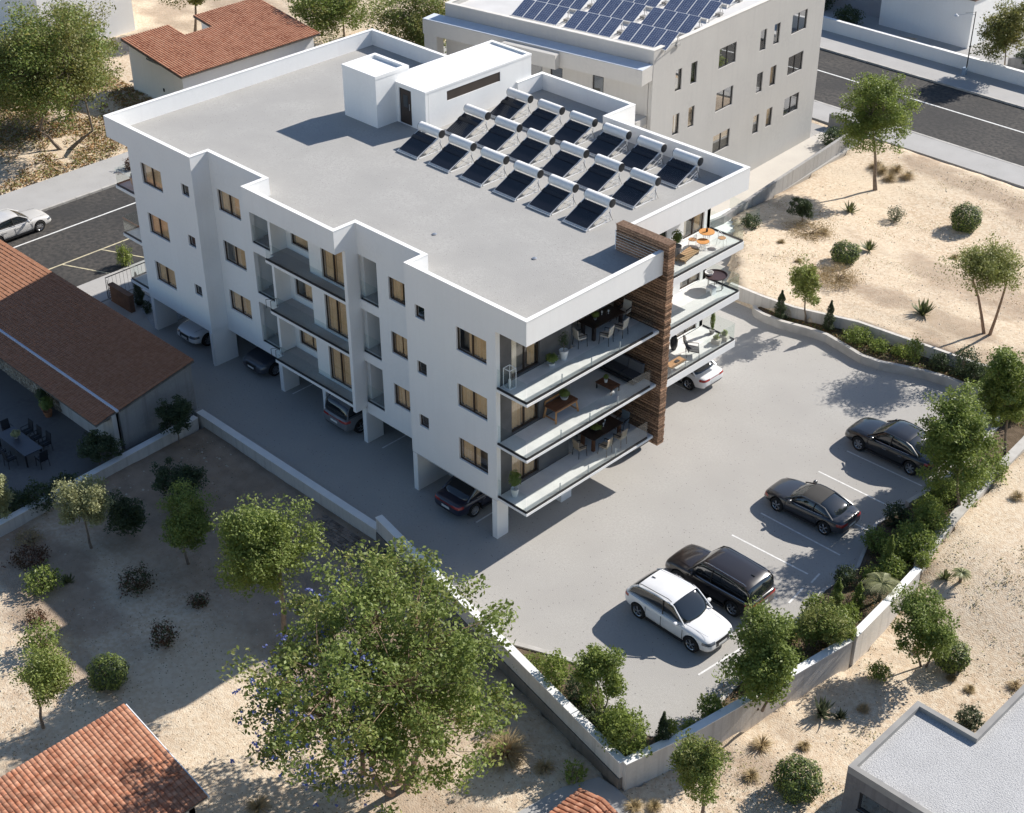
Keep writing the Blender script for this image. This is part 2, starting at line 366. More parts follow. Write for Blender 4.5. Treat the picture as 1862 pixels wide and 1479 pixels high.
for u, a, b in [(-16.45,1.15,6), (-13.9,1.15,6), (-9.3,1.15,6), (-6.9,2.1,6.5), (-1.6,.2,6.5), (-4.2,2.4,7), (-24.8,1.3,6.5), (-19.2,1.4,6), (-3.0,9.4,9.5)]:
    paint_line([(u, a), (u, b)], .09, .006, LINE)
for v in (15.95, 16.4): paint_line([(-5.5, v), (-1.9, v)], .07, .006, LINE)
# oil stains / wheel wear are left to the material
# ================================================================== boundary walls
def run_wall(name, label, pts, w_, z0, z1, M=WALLC, cap=None, joints=0, cat='wall', base=None, grp=None):
    """free-standing wall along a polyline, with a coping on top and vertical movement joints every `joints` metres"""
    t = thing(name, label, cat, (pts[0][0], pts[0][1], 0), group=grp); o = Vector((*pts[0], 0))
    P = [Vector(p) for p in pts]; L_, R_ = [], []
    for i, p in enumerate(P):
        d0 = (P[i]-P[i-1]).normalized() if i else (P[1]-P[0]).normalized(); d1 = (P[i+1]-P[i]).normalized() if i < len(P)-1 else d0
        n = (Vector((-d0.y, d0.x))+Vector((-d1.y, d1.x))); n = n/(n.length**2)*2 if n.length > .3 else n
        L_.append(n/2); R_.append(n)
    def strip(hw, za, zb, gaps=True):
        mb = MB()
        poly = [P[i]+R_[i]*hw/1 * .5 * 2 * .5 - Vector(o[:2]) for i in range(len(P))]
        poly = [tuple(P[i]+R_[i]*hw*.5-Vector(o[:2])) for i in range(len(P))] + [tuple(P[i]-R_[i]*hw*.5-Vector(o[:2])) for i in reversed(range(len(P)))]
        return mb.prism(poly, za, zb)
    if joints:
        acc = []
        for a, b in zip(P, P[1:]):
            Ls = (b-a).length; n = max(1, round(Ls/joints)); d = (b-a)/Ls; ang = math.atan2(d.y, d.x)
            me = MB().box(0.006, -w_/2, z0, Ls/n-.006, w_/2, z1).mesh('wall_panel', M)
            for k in range(n):
                link('wall_panel', me, t, tuple((a+d*(Ls/n*k)).to_3d()-o), ang)
        part('wall_core', strip(w_*.8, z0, z1-.03), M, t)
    else: part('wall_body', strip(w_, z0, z1), M, t)
    if cap: part('coping', strip(w_+.06, z1+.001, z1+cap), CAP if M in (WHITE, WALLC) else M, t)
    if base is not None:
        part('retaining_base', strip(w_+.09, z0-.8, base), OLDC, t)
    return t
run_wall('boundary_wall', 'low pale wall along the shaded driveway with bare soil on its near side', [(-18.35,-3.42),(-4.3,-3.42)], .34, -1.0, .2, WALLC, .03, joints=3.5)
run_wall('boundary_wall', 'tall white wall over a dark concrete base beside the big blossoming tree', [(-4.25,-3.45),(13.7,-7.0)], .3, .12, .92, WALLC, .05, joints=4.6, base=.1)
run_wall('boundary_wall', 'pale curved wall behind the shrubs at the front corner of the car park', [(13.72,-7.0),(14.45,-4.2),(15.0,-1.0),(15.45,1.8),(15.9,4.7)], .3, -1.0, .9, WALLC, .045)
run_wall('boundary_wall', 'whitish wall behind the small palm at the edge of the car park', [(15.95,4.9),(15.75,7.8),(15.5,10.5)], .28, -1.0, 1.0, WALLC, .045)
run_wall('boundary_wall', 'wide flat-topped kerb wall right of the tall hedge, level with the sand', [(15.1,11.3),(14.75,13.5),(14.2,18.5),(13.85,23.0),(13.3,27.9)], .42, -.9, .82, KERB, .03)
run_wall('boundary_wall', 'straight concrete wall between the planting bed and the sandy plot', [(-6.3,25.45),(-4,25.5),(-2,25.72),(1.5,26.85),(4.5,27.15),(8.2,27.5),(12.8,28.1)], .2, -.6, 1.02, WALLC, None, joints=2.6)
run_wall('boundary_wall', 'long grey wall running from the far street down beside the beige block path', [(-14.0,50.6),(-12.9,40),(-12.0,32.0),(-12.3,29.3)], .22, -.4, 1.05, CONC, None, joints=3.2)
run_wall('boundary_wall', 'wavy low planter wall curving along the far edge of the car park', [(-4.25,25.05),(-3.9,24.78),(-3.3,24.65),(-2.1,24.70),(-.6,25.1),(.6,25.25),(1.9,25.0),(3.2,24.72),(4.3,24.85),(5.4,25.3),(6.6,25.75),(7.9,26.0),(9.6,26.1),(11.0,25.4),(11.9,23.8),(12.4,20.5),(12.45,17.0),(12.2,15.0)], .22, -.2, .50, KERB, None)
run_wall('boundary_wall', 'pale inner kerb wall of the bed behind the parked dark coupe', [(12.2,14.8),(11.95,12.8),(12.5,11.2),(13.1,9.6),(12.95,7.2),(13.3,4.5),(13.7,1.5),(13.92,-1.0),(14.05,-3.0)], .16, -.2, .30, KERB, None)
run_wall('boundary_wall', 'short curved kerb wall of the bed left of the white parked car', [(4.9,-5.05),(6.1,-4.55),(7.3,-4.05),(8.3,-3.75),(9.4,-3.9),(10.8,-4.72),(12.4,-5.02)], .22, -.2, .34, KERB, None)
run_wall('boundary_wall', 'low rendered wall between the dining patio and the young trees', [(-18.15,-3.8),(-17.55,-12.5),(-17.2,-17.5),(-16.9,-24)], .32, -1.1, .12, WALLC, .03, joints=4.5)
run_wall('boundary_wall', 'long white street wall below the flat white house at the top right', [(-34,67.25),(-27.2,67.25),(-16,67.3),(4,67.5)], .3, -.2, 1.15, WHITE, .04, joints=5.5)
run_wall('boundary_wall', 'short pale wall at the foot of the beige block next to the dark road', [(-16.9,50.85),(-13.9,50.85)], .22, -.2, .9, CONC, .03)
# planting beds
struct('planting_bed_far', MB().prism([(-4.1,25.2),(-2.1,24.85),(.6,25.4),(3.2,24.85),(5.4,25.45),(7.9,26.15),(9.7,26.2),(11.2,25.4),(12.05,23.8),(12.5,20.5),(12.6,15),(14.55,14.4),(14.1,18.5),(13.7,23),(12.7,28),(8.2,27.4),(1.5,26.75),(-2,25.6),(-4.1,25.5)], -.1, .34), SOIL)
struct('planting_bed_right', MB().prism([(12.3,15),(12.05,12.8),(12.6,11.2),(13.2,9.6),(13.05,7.2),(13.4,4.5),(13.8,1.5),(14.0,-1.0),(14.15,-3.0),(13.7,-4.5),(12.5,-5.1),(10.8,-4.8),(9.4,-4.0),(8.3,-3.85),(7.3,-4.15),(6.1,-4.65),(4.6,-5.15),(13.65,-6.9),(14.35,-4.2),(14.9,-1.0),(15.35,1.8),(15.8,4.8),(15.6,7.8),(15.4,10.6),(14.95,11.5),(14.7,14.6)], -.1, .27), SOIL)
struct('patio', MB().prism([(-46,-3.3),(-18.3,-3.6),(-17.7,-12.5),(-17.3,-17.5),(-17,-24),(-46,-24)], -1, -.33), mat('patio_screed', (.16,.155,.15), .9, var=(.125,.12,.118), vscale=.5, var2=(.15,.145,.14), v2scale=5, bump=.1))
struct('path', MB().prism([(11.6,-11.6),(12.1,-8.6),(12.75,-7.25),(13.6,-7.2),(15.4,-7.5),(15.9,-9.5),(14.5,-12)], -1, -.40), PAVE)
struct('path_beside_block', MB().prism([(-16.5,27),(-12.3,29.2),(-12.05,32),(-12.95,40),(-14.1,50.2),(-16.6,50.2)], -.1, .012), mat('dusty_path', (.56,.52,.46), .9, var=(.50,.46,.41), vscale=.7, var2=(.53,.5,.45), v2scale=8))
struct('pebble_bed', MB().prism([(-31.6,1.2),(-27.2,-.1),(-27.4,7),(-31.6,7)], -.05, .02), mat('bed_gravel', (.30,.32,.34), .95, var2=(.45,.46,.47), v2scale=18, bump=.6, bscale=20))
def scatter_stones(name, region, n, s0, s1, z, mats, seed, reject=None):
    r = np.random.default_rng(seed); mb = MB(); u0, u1, v0, v1 = region; k = 0
    us = r.uniform(u0, u1, n*2); vs = r.uniform(v0, v1, n*2)
    ok = ~(reject(us, vs)) if reject else np.ones(n*2, bool)
    dens = fbm(us, vs, .7, seed) + r.normal(0, .8, n*2) > 0.1
    for u, v in zip(us[ok & dens], vs[ok & dens]):
        s = s0*(s1/s0)**(r.random()**2.2); zz = (z if z is not None else float(H(u, v))+.035*float(fbm(u, v, .5, 1))+.012*float(fbm(u, v, 2.6, 2)))
        a = r.uniform(0, 6.28); c, d = math.cos(a), math.sin(a); i = len(mb.v); e = r.uniform(.6, 1)
        for px, py, pz in ((1,0,0),(0,e,0),(-1,.1,0),(0,-e,0),(.2,.1,.55+.3*r.random())):
            mb.v.append((u+s*(px*c-py*d), v+s*(px*d+py*c), zz+pz*s-.01))
        mb.ti = r.random()
        for q in ((0,1,4),(1,2,4),(2,3,4),(3,0,4)): mb.face(tuple(i+t for t in q))
        k += 1
        if k >= n: break
    o = link(name, mb.mesh(name, mats, weld=False, tint=True), None, kind='stuff'); o['label'] = 'small scattered stones'
    return o
PST = mat('pale_pebble', (.55,.49,.40), .95, tint=(.40,.35,.28))
inlot = lambda u, v: inpoly(u, v, LOTP) | ((u < -17) & (v < -3)) | (u > 20.4) & (v < 6)
scatter_stones('scattered_stones', (-17,16,-25,-3.8), 3800, .02, .10, None, PST, 3, inlot)
scatter_stones('scattered_stones', (13.5,30,-10,26), 2600, .02, .085, None, PST, 4, inlot)
scatter_stones('scattered_stones', (-11.5,16,26,50), 3000, .02, .09, None, PST, 5, inlot)
scatter_stones('white_pebbles', (-31.4,-27.5,1.1,6.5), 1800, .03, .07, .02, PEB, 6)

cb = thing('cobbled_strip', 'strip of old dark cobbles between the driveway wall and the bushy tree', 'paving', (-7.6, -4.0, -.47))
cm_ = [MB().box(.0,.0,-.08,.27,.17,.03+h).mesh('cobble', mat('dark_cobble', (.20,.16,.13), .95, rnd=.35, bump=.5, bscale=14)) for h in (0,.012,.02)]
for i in range(18):
    for j in range(8):
        u_, v_ = i*.29+(.14 if j % 2 else 0), -j*.19-.15
        link('cobble', cm_[(i*3+j) % 3], cb, (u_+random.uniform(-.01,.01), v_, random.uniform(-.01,.01)), random.uniform(-.05,.05))

# ================================================================== windows and doors (shared prototypes)
WPROTO = {}
def curtain_mb(w_, h, x0, x1, y, amp=.05):
    mb = MB(); n = max(6, int((x1-x0)/.028)); 
    xs = [x0+(x1-x0)*k/n for k in range(n+1)]; ys = [y+amp*math.sin(k*.95)+amp*.5*math.sin(k*.7+x0) for k in range(n+1)]
    for k in range(n): mb.quad((xs[k],ys[k],.03),(xs[k+1],ys[k+1],.03),(xs[k+1],ys[k+1],h-.03),(xs[k],ys[k],h-.03))
    return mb
def window(parent, w_, h, loc, rz, panes=2, kind='window', curt='full', M=FRAME, glass=None, name=None, fw=.055, depth=.09, sill=True):
    """frame set back in its opening, with panes and curtains; local x along the wall, y inwards"""
    key = (round(w_,2), round(h,2), panes, kind, curt, M.name, (glass or GLASS).name, fw, depth)
    if key not in WPROTO:
        f = MB(); d0, d1 = depth, depth+.06
        f.box(0,d0,0,w_,d1,fw); f.box(0,d0,h-fw,w_,d1,h); f.box(0,d0,fw,fw,d1,h-fw); f.box(w_-fw,d0,fw,w_,d1,h-fw)
        for k in range(1, panes):
            x = w_*k/panes; f.box(x-fw*.55,d0-.01,fw,x+fw*.55,d1+.01,h-fw)
        g = []
        for k in range(panes):
            x0 = w_*k/panes+fw*.5+.002; x1 = w_*(k+1)/panes-fw*.5-.002
            mb = MB(); mb.box(x0, d0+.025, fw+.002, x1, d0+.035, h-fw-.002); g.append(mb.mesh('pane', glass or GLASS))
        cs = []
        if curt == 'full': cs = [(.04, w_*.47), (w_*.50, w_-.04)]
        elif curt == 'left': cs = [(.04, w_*.62)]
        elif curt == 'right': cs = [(w_*.3, w_-.04)]
        elif curt == 'open': cs = [(.04, w_*.3), (w_*.72, w_-.04)]
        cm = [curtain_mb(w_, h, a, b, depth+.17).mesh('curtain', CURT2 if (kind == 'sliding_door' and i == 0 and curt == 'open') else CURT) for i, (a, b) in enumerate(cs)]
        bk = None
        if curt != 'none':
            bk = MB().box(-.05, depth+.45, -.05, w_+.05, depth+.47, h+.05).mesh('room_wall', mat('room_wall', (.30,.25,.19), .9))
        s_ = MB().box(-.03, -.035, -.045, w_+.03, depth, -.002).mesh('sill', FRAME if M is FRAME else M) if (sill and kind == 'window' and parent.name not in ('apartment_building', 'neighbour_building')) else None
        WPROTO[key] = (f.mesh(kind, M), g, cm, bk, s_)
    f, g, cm, bk, s_ = WPROTO[key]
    o = link(name or kind, f, parent, loc, rz)
    for x in g: link('pane', x, o)
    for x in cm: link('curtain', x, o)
    if bk: link('room_wall', bk, o)
    if s_: link('sill', s_, o)
    return o
FL = (2.42, 5.32, 8.22)
B = thing('apartment_building', 'large white three-storey apartment block with flat roof, over an open parking level', 'building', (0,0,0))
# -- roof outline
RO = [(-29.35,0),(-21.6,0),(-21.6,1.08),(-17.05,1.08),(-17.05,-.25),(-10.15,-.25),(-10.15,1.05),(-5.65,1.05),(-5.65,0),(1.82,0),(1.82,8.95),(-.84,8.95),(-.84,18.55),(-10.15,18.55),(-10.15,20.75),(-17.06,20.75),(-17.06,18.8),(-29.35,18.8)]
def inset(poly, d):
    n = len(poly); out = []
    for i in range(n):
        p0, p1, p2 = (Vector(poly[(i+k) % n]) for k in (-1, 0, 1)); a = (p1-p0).normalized(); b = (p2-p1).normalized()
        na = Vector((-a.y, a.x)); nb = Vector((-b.y, b.x)); out.append(tuple(p1 + (na+nb)*d if abs(a.dot(b)) < .5 else p1+na*d))
    return out
def ring(mb, o, i, z0, z1):
    n = len(o)
    for k in range(n):
        a, b, c, d = o[k], o[(k+1) % n], i[(k+1) % n], i[k]
        mb.quad((*a,z0),(*b,z0),(*b,z1),(*a,z1)); mb.quad((*d,z0),(*c,z0),(*c,z1),(*d,z1)); mb.quad((*a,z1),(*b,z1),(*c,z1),(*d,z1)); mb.quad((*a,z0),(*b,z0),(*c,z0),(*d,z0))
    return mb
RI = inset(RO, .2)
part('parapet', ring(MB(), RO, RI, 11.06, 12.22), WHITE, B)
part('coping', ring(MB(), inset(RO, -.012), inset(RO, .212), 12.221, 12.255), CAP, B)
part('roof_deck', MB().prism(RI, 11.06, 11.32), DECK, B)
struct_floor = MB()
for z in FL:
    struct_floor.prism([(-27.2,.2),(-21.7,.2),(-21.7,1.3),(-17,2.3),(-10.3,1.4),(-5.6,1.3),(-5.6,.2),(-.2,.2),(-.2,8.9),(-3.2,8.9),(-3.2,18.3),(-27.2,18.3)], z-.22, z-.01)
part('floor_slab', struct_floor, WHITE2, B)
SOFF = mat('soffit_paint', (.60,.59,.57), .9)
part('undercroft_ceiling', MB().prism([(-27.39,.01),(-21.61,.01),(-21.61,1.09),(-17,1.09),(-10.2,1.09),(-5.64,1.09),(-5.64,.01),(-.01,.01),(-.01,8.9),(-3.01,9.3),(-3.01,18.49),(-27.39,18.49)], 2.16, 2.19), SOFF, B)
# -- south facade, three stepped planes
W = MB(); T = .26
def H3(u0, u1, s, h): return [(u0, u1, z+s, z+s+h) for z in FL]
bigL = (-26.35,-24.5); smL = (-22.70,-22.05); mid = (-21.14,-19.28); wr = (-8.06,-6.93); smR = (-5.05,-4.42); bigR = (-2.42,-.55)
W.wall('y', 0, T, -27.4, -21.6, 2.12, 11.06, H3(*bigL, 1.12, 1.2)+H3(*smL, 1.66, .63))
W.wall('y', 0, T, -5.65, 0, 2.22, 11.06, H3(*smR, 1.53, .66)+H3(*bigR, .93, 1.2))
W.wall('y', 1.08, 1.08+T, -21.6, -17.05, 1.86, 11.06, H3(*mid, .93, 1.2)+[(-18.52,-17.05,z,z+2.4) for z in FL])
W.wall('y', 1.08, 1.08+T, -10.15, -5.65, 1.78, 11.06, H3(*wr, .83, 1.2)+[(-10.15,-8.84,z,z+2.4) for z in FL])
W.box(-21.86, .262, 2.12, -21.6, 1.079, 11.06); W.box(-5.65, .262, 2.22, -5.39, 1.079, 11.06)   # returns of the steps
# centre bay back walls
W.wall('y', 1.16, 1.16+T, -14.0, -10.42, 2.2, 11.06, [(-13.06,-11.36,z+.05,z+2.2) for z in FL])
W.wall('y', 2.0, 2.0+T, -17.0, -14.0, 2.2, 11.06, [(-16.5,-14.85,z+.32,z+2.1) for z in FL])
W.box(-14.0, 1.42, 2.2, -13.76, 2.0, 11.06)
W.box(-17.049, 1.07, 2.42, -16.86, 3.2, 11.059)
# loggia back and side walls
for u0, u1 in ((-18.7,-17.05), (-10.42,-8.6)):
    W.box(u0, 3.1, 2.2, u1, 3.3, 11.06); W.box(u0-.2 if u0 < -15 else u1, 1.34, 2.2, u0 if u0 < -15 else u1+.2, 3.3, 11.06)
W.box(-10.42, 1.42, 2.2, -10.16, 3.1, 11.06)
part('front_wall', W, WHITE, B)
W = MB()
W.wall('x', -27.4, -27.14, .262, 18.5, 2.12, 11.06, [(a, a+1.7, z+.05, z+2.2) for z in FL for a in (1.2, 7.0, 12.5)])
part('west_wall', W, WHITE, B)
W = MB(); W.wall('y', 18.24, 18.5, -27.14, -3.0, 2.12, 11.06, H3(-25,-23,.9,1.2)+H3(-9,-7,.9,1.2)); W.box(-17.06, 18.5, 9, -10.15, 20.75, 11.06)
part('north_wall', W, WHITE, B)
W = MB()
DE = [(.98, 2.74, z+.04, z+2.18) for z in FL]
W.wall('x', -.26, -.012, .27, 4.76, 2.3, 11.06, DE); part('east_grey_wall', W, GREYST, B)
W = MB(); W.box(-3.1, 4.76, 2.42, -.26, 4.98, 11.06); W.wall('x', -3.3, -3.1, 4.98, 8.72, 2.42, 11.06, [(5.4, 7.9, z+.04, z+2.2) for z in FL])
part('terrace_grey_wall', W, GREYST, B)
W = MB(); W.wall('x', -3.26, -3.0, 9.2, 18.5, 2.42, 11.06, [(a, b, z+.04, z+2.12) for z in FL for a, b in ((16.35,18.0),(12.6,15.0))]); W.box(-3.0, 9.21, 2.42, -.95, 9.4, 11.06)
part('east_white_wall', W, WHITE, B)
# fins, posts and walls that carry the block
part('fin', MB().box(-10.36, .34, 2.1, -10.14, 1.079, 11.06), WHITE, B)
for q in [(-27.4,.02,-27.12,1.35,2.12), (-21.9,.02,-21.6,1.5,2.14), (-17.2,1.0,-16.9,2.0,2.17), (-13.62,1.0,-13.38,1.25,2.17), (-10.42,.95,-10.14,2.0,2.17), (-5.65,.02,-5.36,3.4,2.2), (-.32,.01,-.01,.72,2.3), (-.4,4.1,.18,4.8,2.2),
          (-3.3,9.6,-3.0,10.6,2.2), (-3.3,18.0,-3.0,18.5,2.2), (-9,17.6,-8.6,18.2,2.2), (-15,17.6,-14.6,18.2,2.2), (-21,17.6,-20.6,18.2,2.2), (-27.4,17.6,-27.1,18.4,2.2)]:
    part('post', MB().box(q[0], q[1], -.05, q[2], q[3], q[4]), WHITE, B)
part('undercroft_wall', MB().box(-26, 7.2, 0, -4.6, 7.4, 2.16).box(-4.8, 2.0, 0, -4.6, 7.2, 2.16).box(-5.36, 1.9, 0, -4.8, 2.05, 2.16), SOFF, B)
# downpipes and the small black service brackets
for u, v, z1 in ((-21.62,-.06,2.0),):
    part('downpipe', MB().tube([(u,v,.05),(u,v,2.1)], .05, 8), METAL, B, smooth=True)
# windows
R90 = rad(90)
cset = ['full','full','left','full','right','open','full','full','right']
i = 0
for z in FL:
    for (a, b), s, h, v, p in ((bigL,1.12,1.2,0,2), (mid,.93,1.2,1.08,2), (bigR,.93,1.2,0,2)):
        window(B, b-a, h, (a, v, z+s), 0, p, curt=cset[i % 9] if cset[i % 9] != 'open' else 'full'); i += 1
    window(B, wr[1]-wr[0], 1.2, (wr[0], 1.08, z+.83), 0, 1, curt='full' if z < 8 else 'left', fw=.08)
    window(B, .65, .63, (smL[0], 0, z+1.66), 0, 1, curt='none', glass=GLASSR); window(B, .63, .66, (smR[0], 0, z+1.53), 0, 1, curt='none', glass=GLASSR, fw=.07)
    window(B, 1.65, 1.78, (-16.5, 2.0, z+.32), 0, 1, curt='left' if z > 8 else ('right' if z > 5 else 'full'), fw=.08)
    window(B, 1.70, 2.15, (-13.06, 1.16, z+.05), 0, 2, 'sliding_door', 'full')
    window(B, 1.76, 2.14, (-.012, .98, z+.04), R90, 2, 'sliding_door', 'open' if z > 8 else 'full', depth=.10)
    window(B, 2.5, 2.16, (-3.1, 5.4, z+.04), R90, 2, 'sliding_door', 'none', depth=.08, glass=GLASSR)
    window(B, 1.65, 2.08, (-3.0, 16.35, z+.04), R90, 2, 'sliding_door', 'open', depth=.08)
    window(B, 2.4, 2.08, (-3.0, 12.6, z+.04), R90, 2, 'sliding_door', 'left', depth=.08)
    for a in (1.2, 7.0, 12.5): window(B, 1.7, 2.15, (-27.4, a+1.7, z+.05), -R90, 2, 'sliding_door', 'full', depth=.08)
# balconies with frameless glass
def balcony(name, poly, z, edges, th=.2, gl=.98, inset_=.05, pane=1.55, M=SLAB, fascia=WHITE):
    s = MB(); s.prism(poly, z-th, z-.03); o = part(name, s, fascia, B)
    part('tile_floor', MB().prism(inset(poly, .05) if len(poly) > 2 else poly, z-.029, z), M, o)
    for a, b in edges:
        a = Vector(a); b = Vector(b); L = (b-a).length; d = (b-a)/L; ang = math.atan2(d.y, d.x); n = max(1, round(L/pane))
        part('glass_channel', MB().box(0, -.03, z-.03, L, .03, z+.06), BLACK, o, loc=(a.x, a.y, 0), rz=ang)
        me = MB().box(.012, -.007, z+.06, L/n-.012, .007, z+gl).mesh('glass_panel', RAIL)
        for k in range(n): link('glass_panel', me, o, (a.x+d.x*L/n*k, a.y+d.y*L/n*k, 0), ang)
    return o
for z in FL:
    balcony('balcony', [(0.001,.02),(1.84,.02),(1.84,8.70),(-3.08,8.70),(-3.08,4.99),(0.001,4.99)], z, [((.03,.06),(1.78,.06)), ((1.79,.07),(1.79,8.3))], th=.16)
    balcony('balcony', [(-2.99,9.42),(-.82,9.42),(-.82,18.55),(-2.99,18.55)], z, [((-.87,9.5),(-.87,18.5)), ((-.88,18.50),(-2.95,18.50))], th=.44)
    balcony('balcony', [(-16.62,.42),(-10.37,.42),(-10.37,1.159),(-14.0,1.159),(-14.0,1.999),(-16.85,1.999),(-16.85,.9),(-16.62,.9)], z, [((-16.58,.46),(-10.4,.46))], th=.18, gl=.95, M=PAVE)
    balcony('balcony', [(-29.4,.1),(-27.42,.1),(-27.42,17.5),(-29.4,17.5)], z, [((-27.45,.16),(-29.34,.16)), ((-29.35,.17),(-29.35,17.4))], th=.2)
    for u0, u1 in ((-18.5,-17.07), (-10.13,-8.86)):
        s = MB().box(u0, 1.35, z-.1, u1, 3.09, z); o = part('loggia_floor', s, PAVE, B)
        part('glass_channel', MB().box(u0, 1.12, z+.001, u1, 1.18, z+.06), BLACK, o); link('glass_panel', MB().box(u0+.01, 1.14, z+.06, u1-.01, 1.155, z+1.0).mesh('glass_panel', RAIL), o)
        window(B, 1.2, 2.1, (u0+.1, 3.08, z+.02), 0, 1, 'balcony_door', 'none', depth=-.06, glass=GLASSR, sill=False)
        o = None
# steel posts of the lower balustrade
for z in FL:
    for v in (2.3, 4.2, 6.1): part('baluster', MB().box(1.70, v, z, 1.74, v+.04, z+.45), METAL, B)
# small railings on the west edge of the centre balconies
for z in FL[:2]:
    r_ = MB()
    for u, v in ((-16.6,.46),(-16.6,.85),(-16.9,.40)): r_.tube([(u,v,z),(u,v,z+.5)], .014, 5)
    r_.tube([(-16.6,.46,z+.5),(-16.6,.85,z+.5),(-16.9,.40,z+.5)], .014, 5); part('railing', r_, BLACK, B)
# -- timber slat wall
tw = part('timber_wall', MB().box(-.92, 8.78, 1.95, 2.06, 9.16, 12.5), mat('timber_backing', (.03,.018,.012), .9), B)
nz = 78; hz = (12.62-1.9)/nz
sm_ = [MB().box(-.97, 8.73, 0, 2.1+dx, 9.2, hz-.035).mesh('slat', WOOD) for dx in (0, .012, -.012)]
for k in range(nz): link('slat', sm_[k % 3], tw, (random.uniform(-.006,.006), random.uniform(-.012,.008), 1.9+hz*k))
part('wall_cap', MB().box(-.99, 8.70, 12.60, 2.12, 9.22, 12.64), WOOD, tw)
# roof drains and little vents
for u, v in ((-24,14),(-8,4),(-3,5.5)): part('roof_drain', MB().lathe([(.12,0),(.12,.04),(.05,.06)], (u,v,11.32), 10), GALV, B)
# -- penthouse: stair and lift heads
part('lift_head', MB().prism([(-22.0,10.4),(-19.3,10.4),(-19.3,12.75),(-22.0,12.75)], 11.32, 14.02), WHITE, B)
q = [(-22.02,10.38),(-19.28,10.38),(-19.28,12.77),(-22.02,12.77)]
part('lift_head_coping', ring(MB(), q, inset(q, .22), 14.021, 14.2), WHITE, B); part('lift_head_roof', flatpoly(inset(q, .2), 14.04), CAP, B)
sh = MB(); sh.wall('x', -17.2, -17.0, 12.02, 19.8, 11.32, 13.45, [(13.35,17.36,12.66,13.2)]); sh.wall('y', 11.8, 12.0, -19.9, -17.0, 11.32, 13.45, [(-19.08,-18.12,11.35,13.32)])
sh.box(-20.1, 12.02, 11.32, -19.9, 19.8, 13.45); sh.box(-19.9, 19.6, 11.32, -17.2, 19.8, 13.45); sh.box(-19.9, 11.99, 13.3, -17.2, 19.6, 13.46)
part('stair_head', sh, WHITE, B)
q = [(-20.12,11.78),(-16.98,11.78),(-16.98,19.82),(-20.12,19.82)]
part('stair_head_coping', ring(MB(), q, inset(q, .2), 13.461, 13.58), WHITE, B); part('stair_head_roof', flatpoly(inset(q, .18), 13.475), CAP, B)
lv = MB(); lv.box(-17.18, 13.3, 12.64, -17.16, 17.4, 13.22); o = part('louvre_vent', lv, FRAME, B)
me = MB().box(-17.15, -.015, 12.66, -17.03, .015, 13.2).mesh('louvre_blade', mat('louvre', (.16,.13,.11), .6))
for k in range(50): link('louvre_blade', me, o, (0, 13.39+k*.081, 0))
dr = MB(); dr.box(-19.08, 11.86, 11.33, -18.12, 11.9, 13.32); o = part('roof_door', dr, BLACK, B)
part('door_leaf', MB().box(-18.98, 11.84, 11.36, -18.2, 11.859, 13.22), FRAME, o); part('pane', MB().box(-18.78, 11.825, 12.3, -18.42, 11.839, 13.0), CGLASS, o); part('handle', MB().box(-18.30, 11.79, 12.2, -18.26, 11.82, 12.55), GALV, o)

# ================================================================== solar water heaters
def heater(u, v, label):
    t = thing('solar_water_heater', label, 'solar heater', (u, v, 11.32), group='solar water heaters on the flat roof')
    w_ = 1.5
    L = math.hypot(1.42, .60); ang = math.atan2(.60, 1.42); M = Matrix.Rotation(ang, 3, 'X'); c = Vector((w_/2, .71, .40))
    col = MB(); col.obox(c, (w_, L, .05), M); part('collector_tray', col, METAL, t)
    tb = MB()
    for k in range(15):
        x = .08+k*(w_-.16)/14; n = M @ Vector((0,0,.035)); tb.tube([Vector((x,.03,.11))+n, Vector((x,1.40,.69))+n], .042, 6)
    part('glass_tubes', tb, COLL, t, smooth=True)
    part('header_strip', MB().obox(c+M @ Vector((0,.34,.075)), (w_-.06, .22, .03), M), BLACK, t)
    fr = MB()
    for x in (.02, w_-.02):
        fr.bar((x,-.05,.06), (x,1.62,.83), .04); fr.bar((x,1.62,.0), (x,1.62,.62), .035); fr.bar((x,.55,.02), (x,1.62,.45), .025); fr.bar((x,.1,.02), (x,1.66,.02), .035)
        fr.bar((x,.1,.02), (x,.1,.14), .03); fr.bar((x,1.1,.02), (x,1.62,.3), .022)
    fr.bar((.02,1.62,.30), (w_-.02,1.62,.62), .02); fr.bar((.02,1.62,.1), (w_-.02,1.62,.1), .025); fr.bar((-.02,-.05,.06), (w_+.02,-.05,.06), .05)
    part('stand', fr, METAL, t)
    part('tank', MB().lathe([(.20,-.02),(.235,.0),(.235,1.56),(.20,1.58)], (0,1.63,.93), 20, 'x'), TANK, t, smooth=True)
    for x0, x1 in ((-.05,-.021), (1.581,1.61)): part('tank_cap', MB().lathe([(.17,x0),(.222,x0+.012),(.222,x1)] if x0 < 0 else [(.222,x0),(.222,x1-.012),(.17,x1)], (0,1.63,.93), 18, 'x'), BLACK, t, smooth=True)
    part('pipe', MB().tube([(w_+.02,1.5,.5),(w_+.06,1.62,.2),(w_+.08,1.7,.03)], .014, 5), BLACK, t)
    return t
rows = ['front row nearest the camera', 'middle row', 'back row beside the stair head']; pos_ = ['first', 'second', 'third', 'fourth', 'fifth', 'sixth']
h0 = None; kt = None
for r_, v in enumerate((9.15, 12.48, 15.72)):
    for k in range(6):
        u = -16.27 + 2.335*k; lab = f'white tank solar heater, {pos_[k]} from the left in the {rows[r_]}'
        if h0 is None: h0 = heater(u, v, lab); kt = kid_tree(h0)
        else: dup(h0, (u, v, 11.32), 0, lab, kt)
